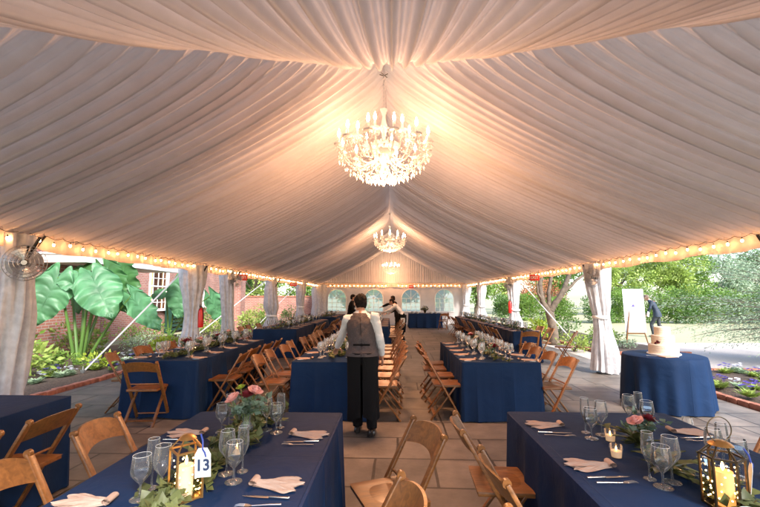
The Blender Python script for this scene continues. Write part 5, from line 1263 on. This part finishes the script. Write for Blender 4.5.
TR = [(-9.5, 27.5, 6.5, 2.6, 'leafC'), (-6.2, 28, 5.6, 2.3, 'leafA'), (-12, 29, 8, 3.2, 'leafA'), (-3.2, 30, 5.5, 2.5, 'leafC'), (.5, 33, 6, 2.8, 'leafA'), (3.8, 31.5, 5.5, 2.5, 'leafC'), (7.0, 34, 7, 3.0, 'leafA'), (11, 40, 8.5, 3.6, 'leafC'), (16, 42, 8, 3.5, 'leafA'),
      (21, 38, 7.0, 3.0, 'leafC'), (25.5, 37, 8.2, 3.4, 'leafC'), (30, 41, 7.2, 3.4, 'leafA'), (36, 44, 6.5, 3.4, 'leafD'), (42, 46, 7.5, 3.6, 'leafB'), (50, 48, 7, 4, 'leafA'), (19, 50, 11, 4.5, 'leafB'), (33, 56, 10, 4.5, 'leafD'), (5, 46, 10, 4.5, 'leafB'), (-4, 44, 10, 4.5, 'leafB'), (-15, 42, 11, 5, 'leafB'), (60, 54, 9, 5, 'leafB'), (46, 38, 5.5, 3, 'leafA'), (38, 35, 4.5, 2.6, 'leafD')]
kinds = {'leafC': 'pale yellow green', 'leafA': 'mid green', 'leafB': 'dark green', 'leafD': 'hazy grey green'}
for i, (x, y, h, c_, m_) in enumerate(TR):
    wh = 'behind the end wall' if -5 < x < 8 else 'behind the garden wall' if x < 0 else 'beyond the hedge on the right'
    size = 'tallest' if h > 9.5 else 'tall' if h > 7 else 'small'
    tree(x, y, h, c_, m_, 6000, .20 if y < 36 else .27, f'{size} {kinds[m_]} tree {wh}', group='background trees: '+f'{size} {kinds[m_]} {wh}', trunk_h=h*.22)
# forked tree just outside the right eave
ft = thing('forked_tree', (5.62, 14.4, 0), 0, 'old forked tree with twisting limbs just outside the right eave', 'tree')
for lst, rad in (([(0, 0, -.03), (-.03, 0, .5), (-.10, .05, 1.15)], [.20, .15, .14]), ([(-.10, .05, 1.1), (-.30, .05, 1.45), (-.38, .1, 1.9), (-.28, .1, 2.6), (-.4, .2, 3.6)], [.12, .09, .08, .07, .04]), ([(-.08, .05, 1.12), (.10, 0, 1.45), (.42, -.1, 1.95), (.62, -.1, 2.5), (1.0, -.2, 3.4)], [.12, .10, .085, .07, .04]),
                 ([(.05, 0, 1.4), (.45, .15, 1.75), (.85, .2, 2.15), (1.4, .3, 2.5), (1.8, .4, 3.2)], [.08, .06, .05, .04, .02]), ([(-.3, .05, 1.5), (-.5, 0, 1.8), (-.52, 0, 2.1)], [.05, .035, .02]), ([(-.1, .05, 1.25), (-.12, .0, 1.8), (.02, .0, 2.4), (.1, .1, 3.4)], [.08, .065, .06, .04])):
    pts = []; 
    for a, b in zip(lst, lst[1:]):
        for q in range(4): v = Vector(a).lerp(Vector(b), q/4); pts.append(v+Vector((noise.noise(v*3), noise.noise(v*3+Vector((5, 0, 0))), 0))*.05)
    pts.append(Vector(lst[-1])); rr = []
    for a, b in zip(rad, rad[1:]): rr += [a+(b-a)*q/4 for q in range(4)]
    rr.append(rad[-1]); MB().tube(pts, rr, 10).build('trunk' if rad[0] > .15 else 'limb', 'bark', ft, True)
mb = MB()
for i in range(4200):
    c_ = random.choice([(-.5, .2, 3.5), (1.0, -.2, 3.6), (1.7, .4, 3.2), (.1, .1, 4.0), (-1.1, .5, 3.0), (.5, .6, 2.9), (-.7, 1.2, 2.75), (1.3, 1.0, 2.9)]); d = rdir(); mb.leaf(Vector(c_)+d*rnd(.1, .75)*Vector((1, 1, .6)), d+Vector((0, 0, -.4)), rdir(), rnd(.07, .12), rnd(.04, .06))
mb.build('crown', 'leafA', ft, True)
# arching wispy shrub at the far right
ws = thing('arching_shrub', (11.6, 9.8, 0), 0, 'large wispy grey green shrub arching over the gravel at the right edge', 'shrub')
br = MB(); lf = MB()
for i in range(340):
    a = rnd(0, TAU) if i % 3 == 0 else rnd(PI*.72, PI*1.38); L = rnd(2.4, 5.0); el = rnd(.6, 1.42); q = Vector((rnd(-.3, .3), rnd(-.3, .3), 0)); d = Vector((math.cos(a)*math.cos(el), math.sin(a)*math.cos(el), math.sin(el))); pts = []
    for s in range(14):
        pts.append(q.copy()); q = q+d*L/13; d = (d+Vector((math.cos(a)*.03, math.sin(a)*.03, -.07-.006*s*.3))+rdir()*.05).normalized()
        if q.z < .12: break
    if len(pts) < 3: continue
    br.tube(pts, [.012*(1-.06*k) for k in range(len(pts))], 4)
    for k in range(2, len(pts)):
        for t in range(15):
            p = pts[k-1].lerp(pts[k], rnd(0, 1)); dd = (pts[k]-pts[k-1]).normalized()
            tw = rdir()*.5+dd*.6; e_ = p+tw*rnd(.05, .28); lf.leaf(e_, tw+Vector((0, 0, -.1)), rdir(), rnd(.05, .09), rnd(.012, .022))
br.build('branches', 'bark', ws); lf.build('foliage', 'leafD', ws, True)
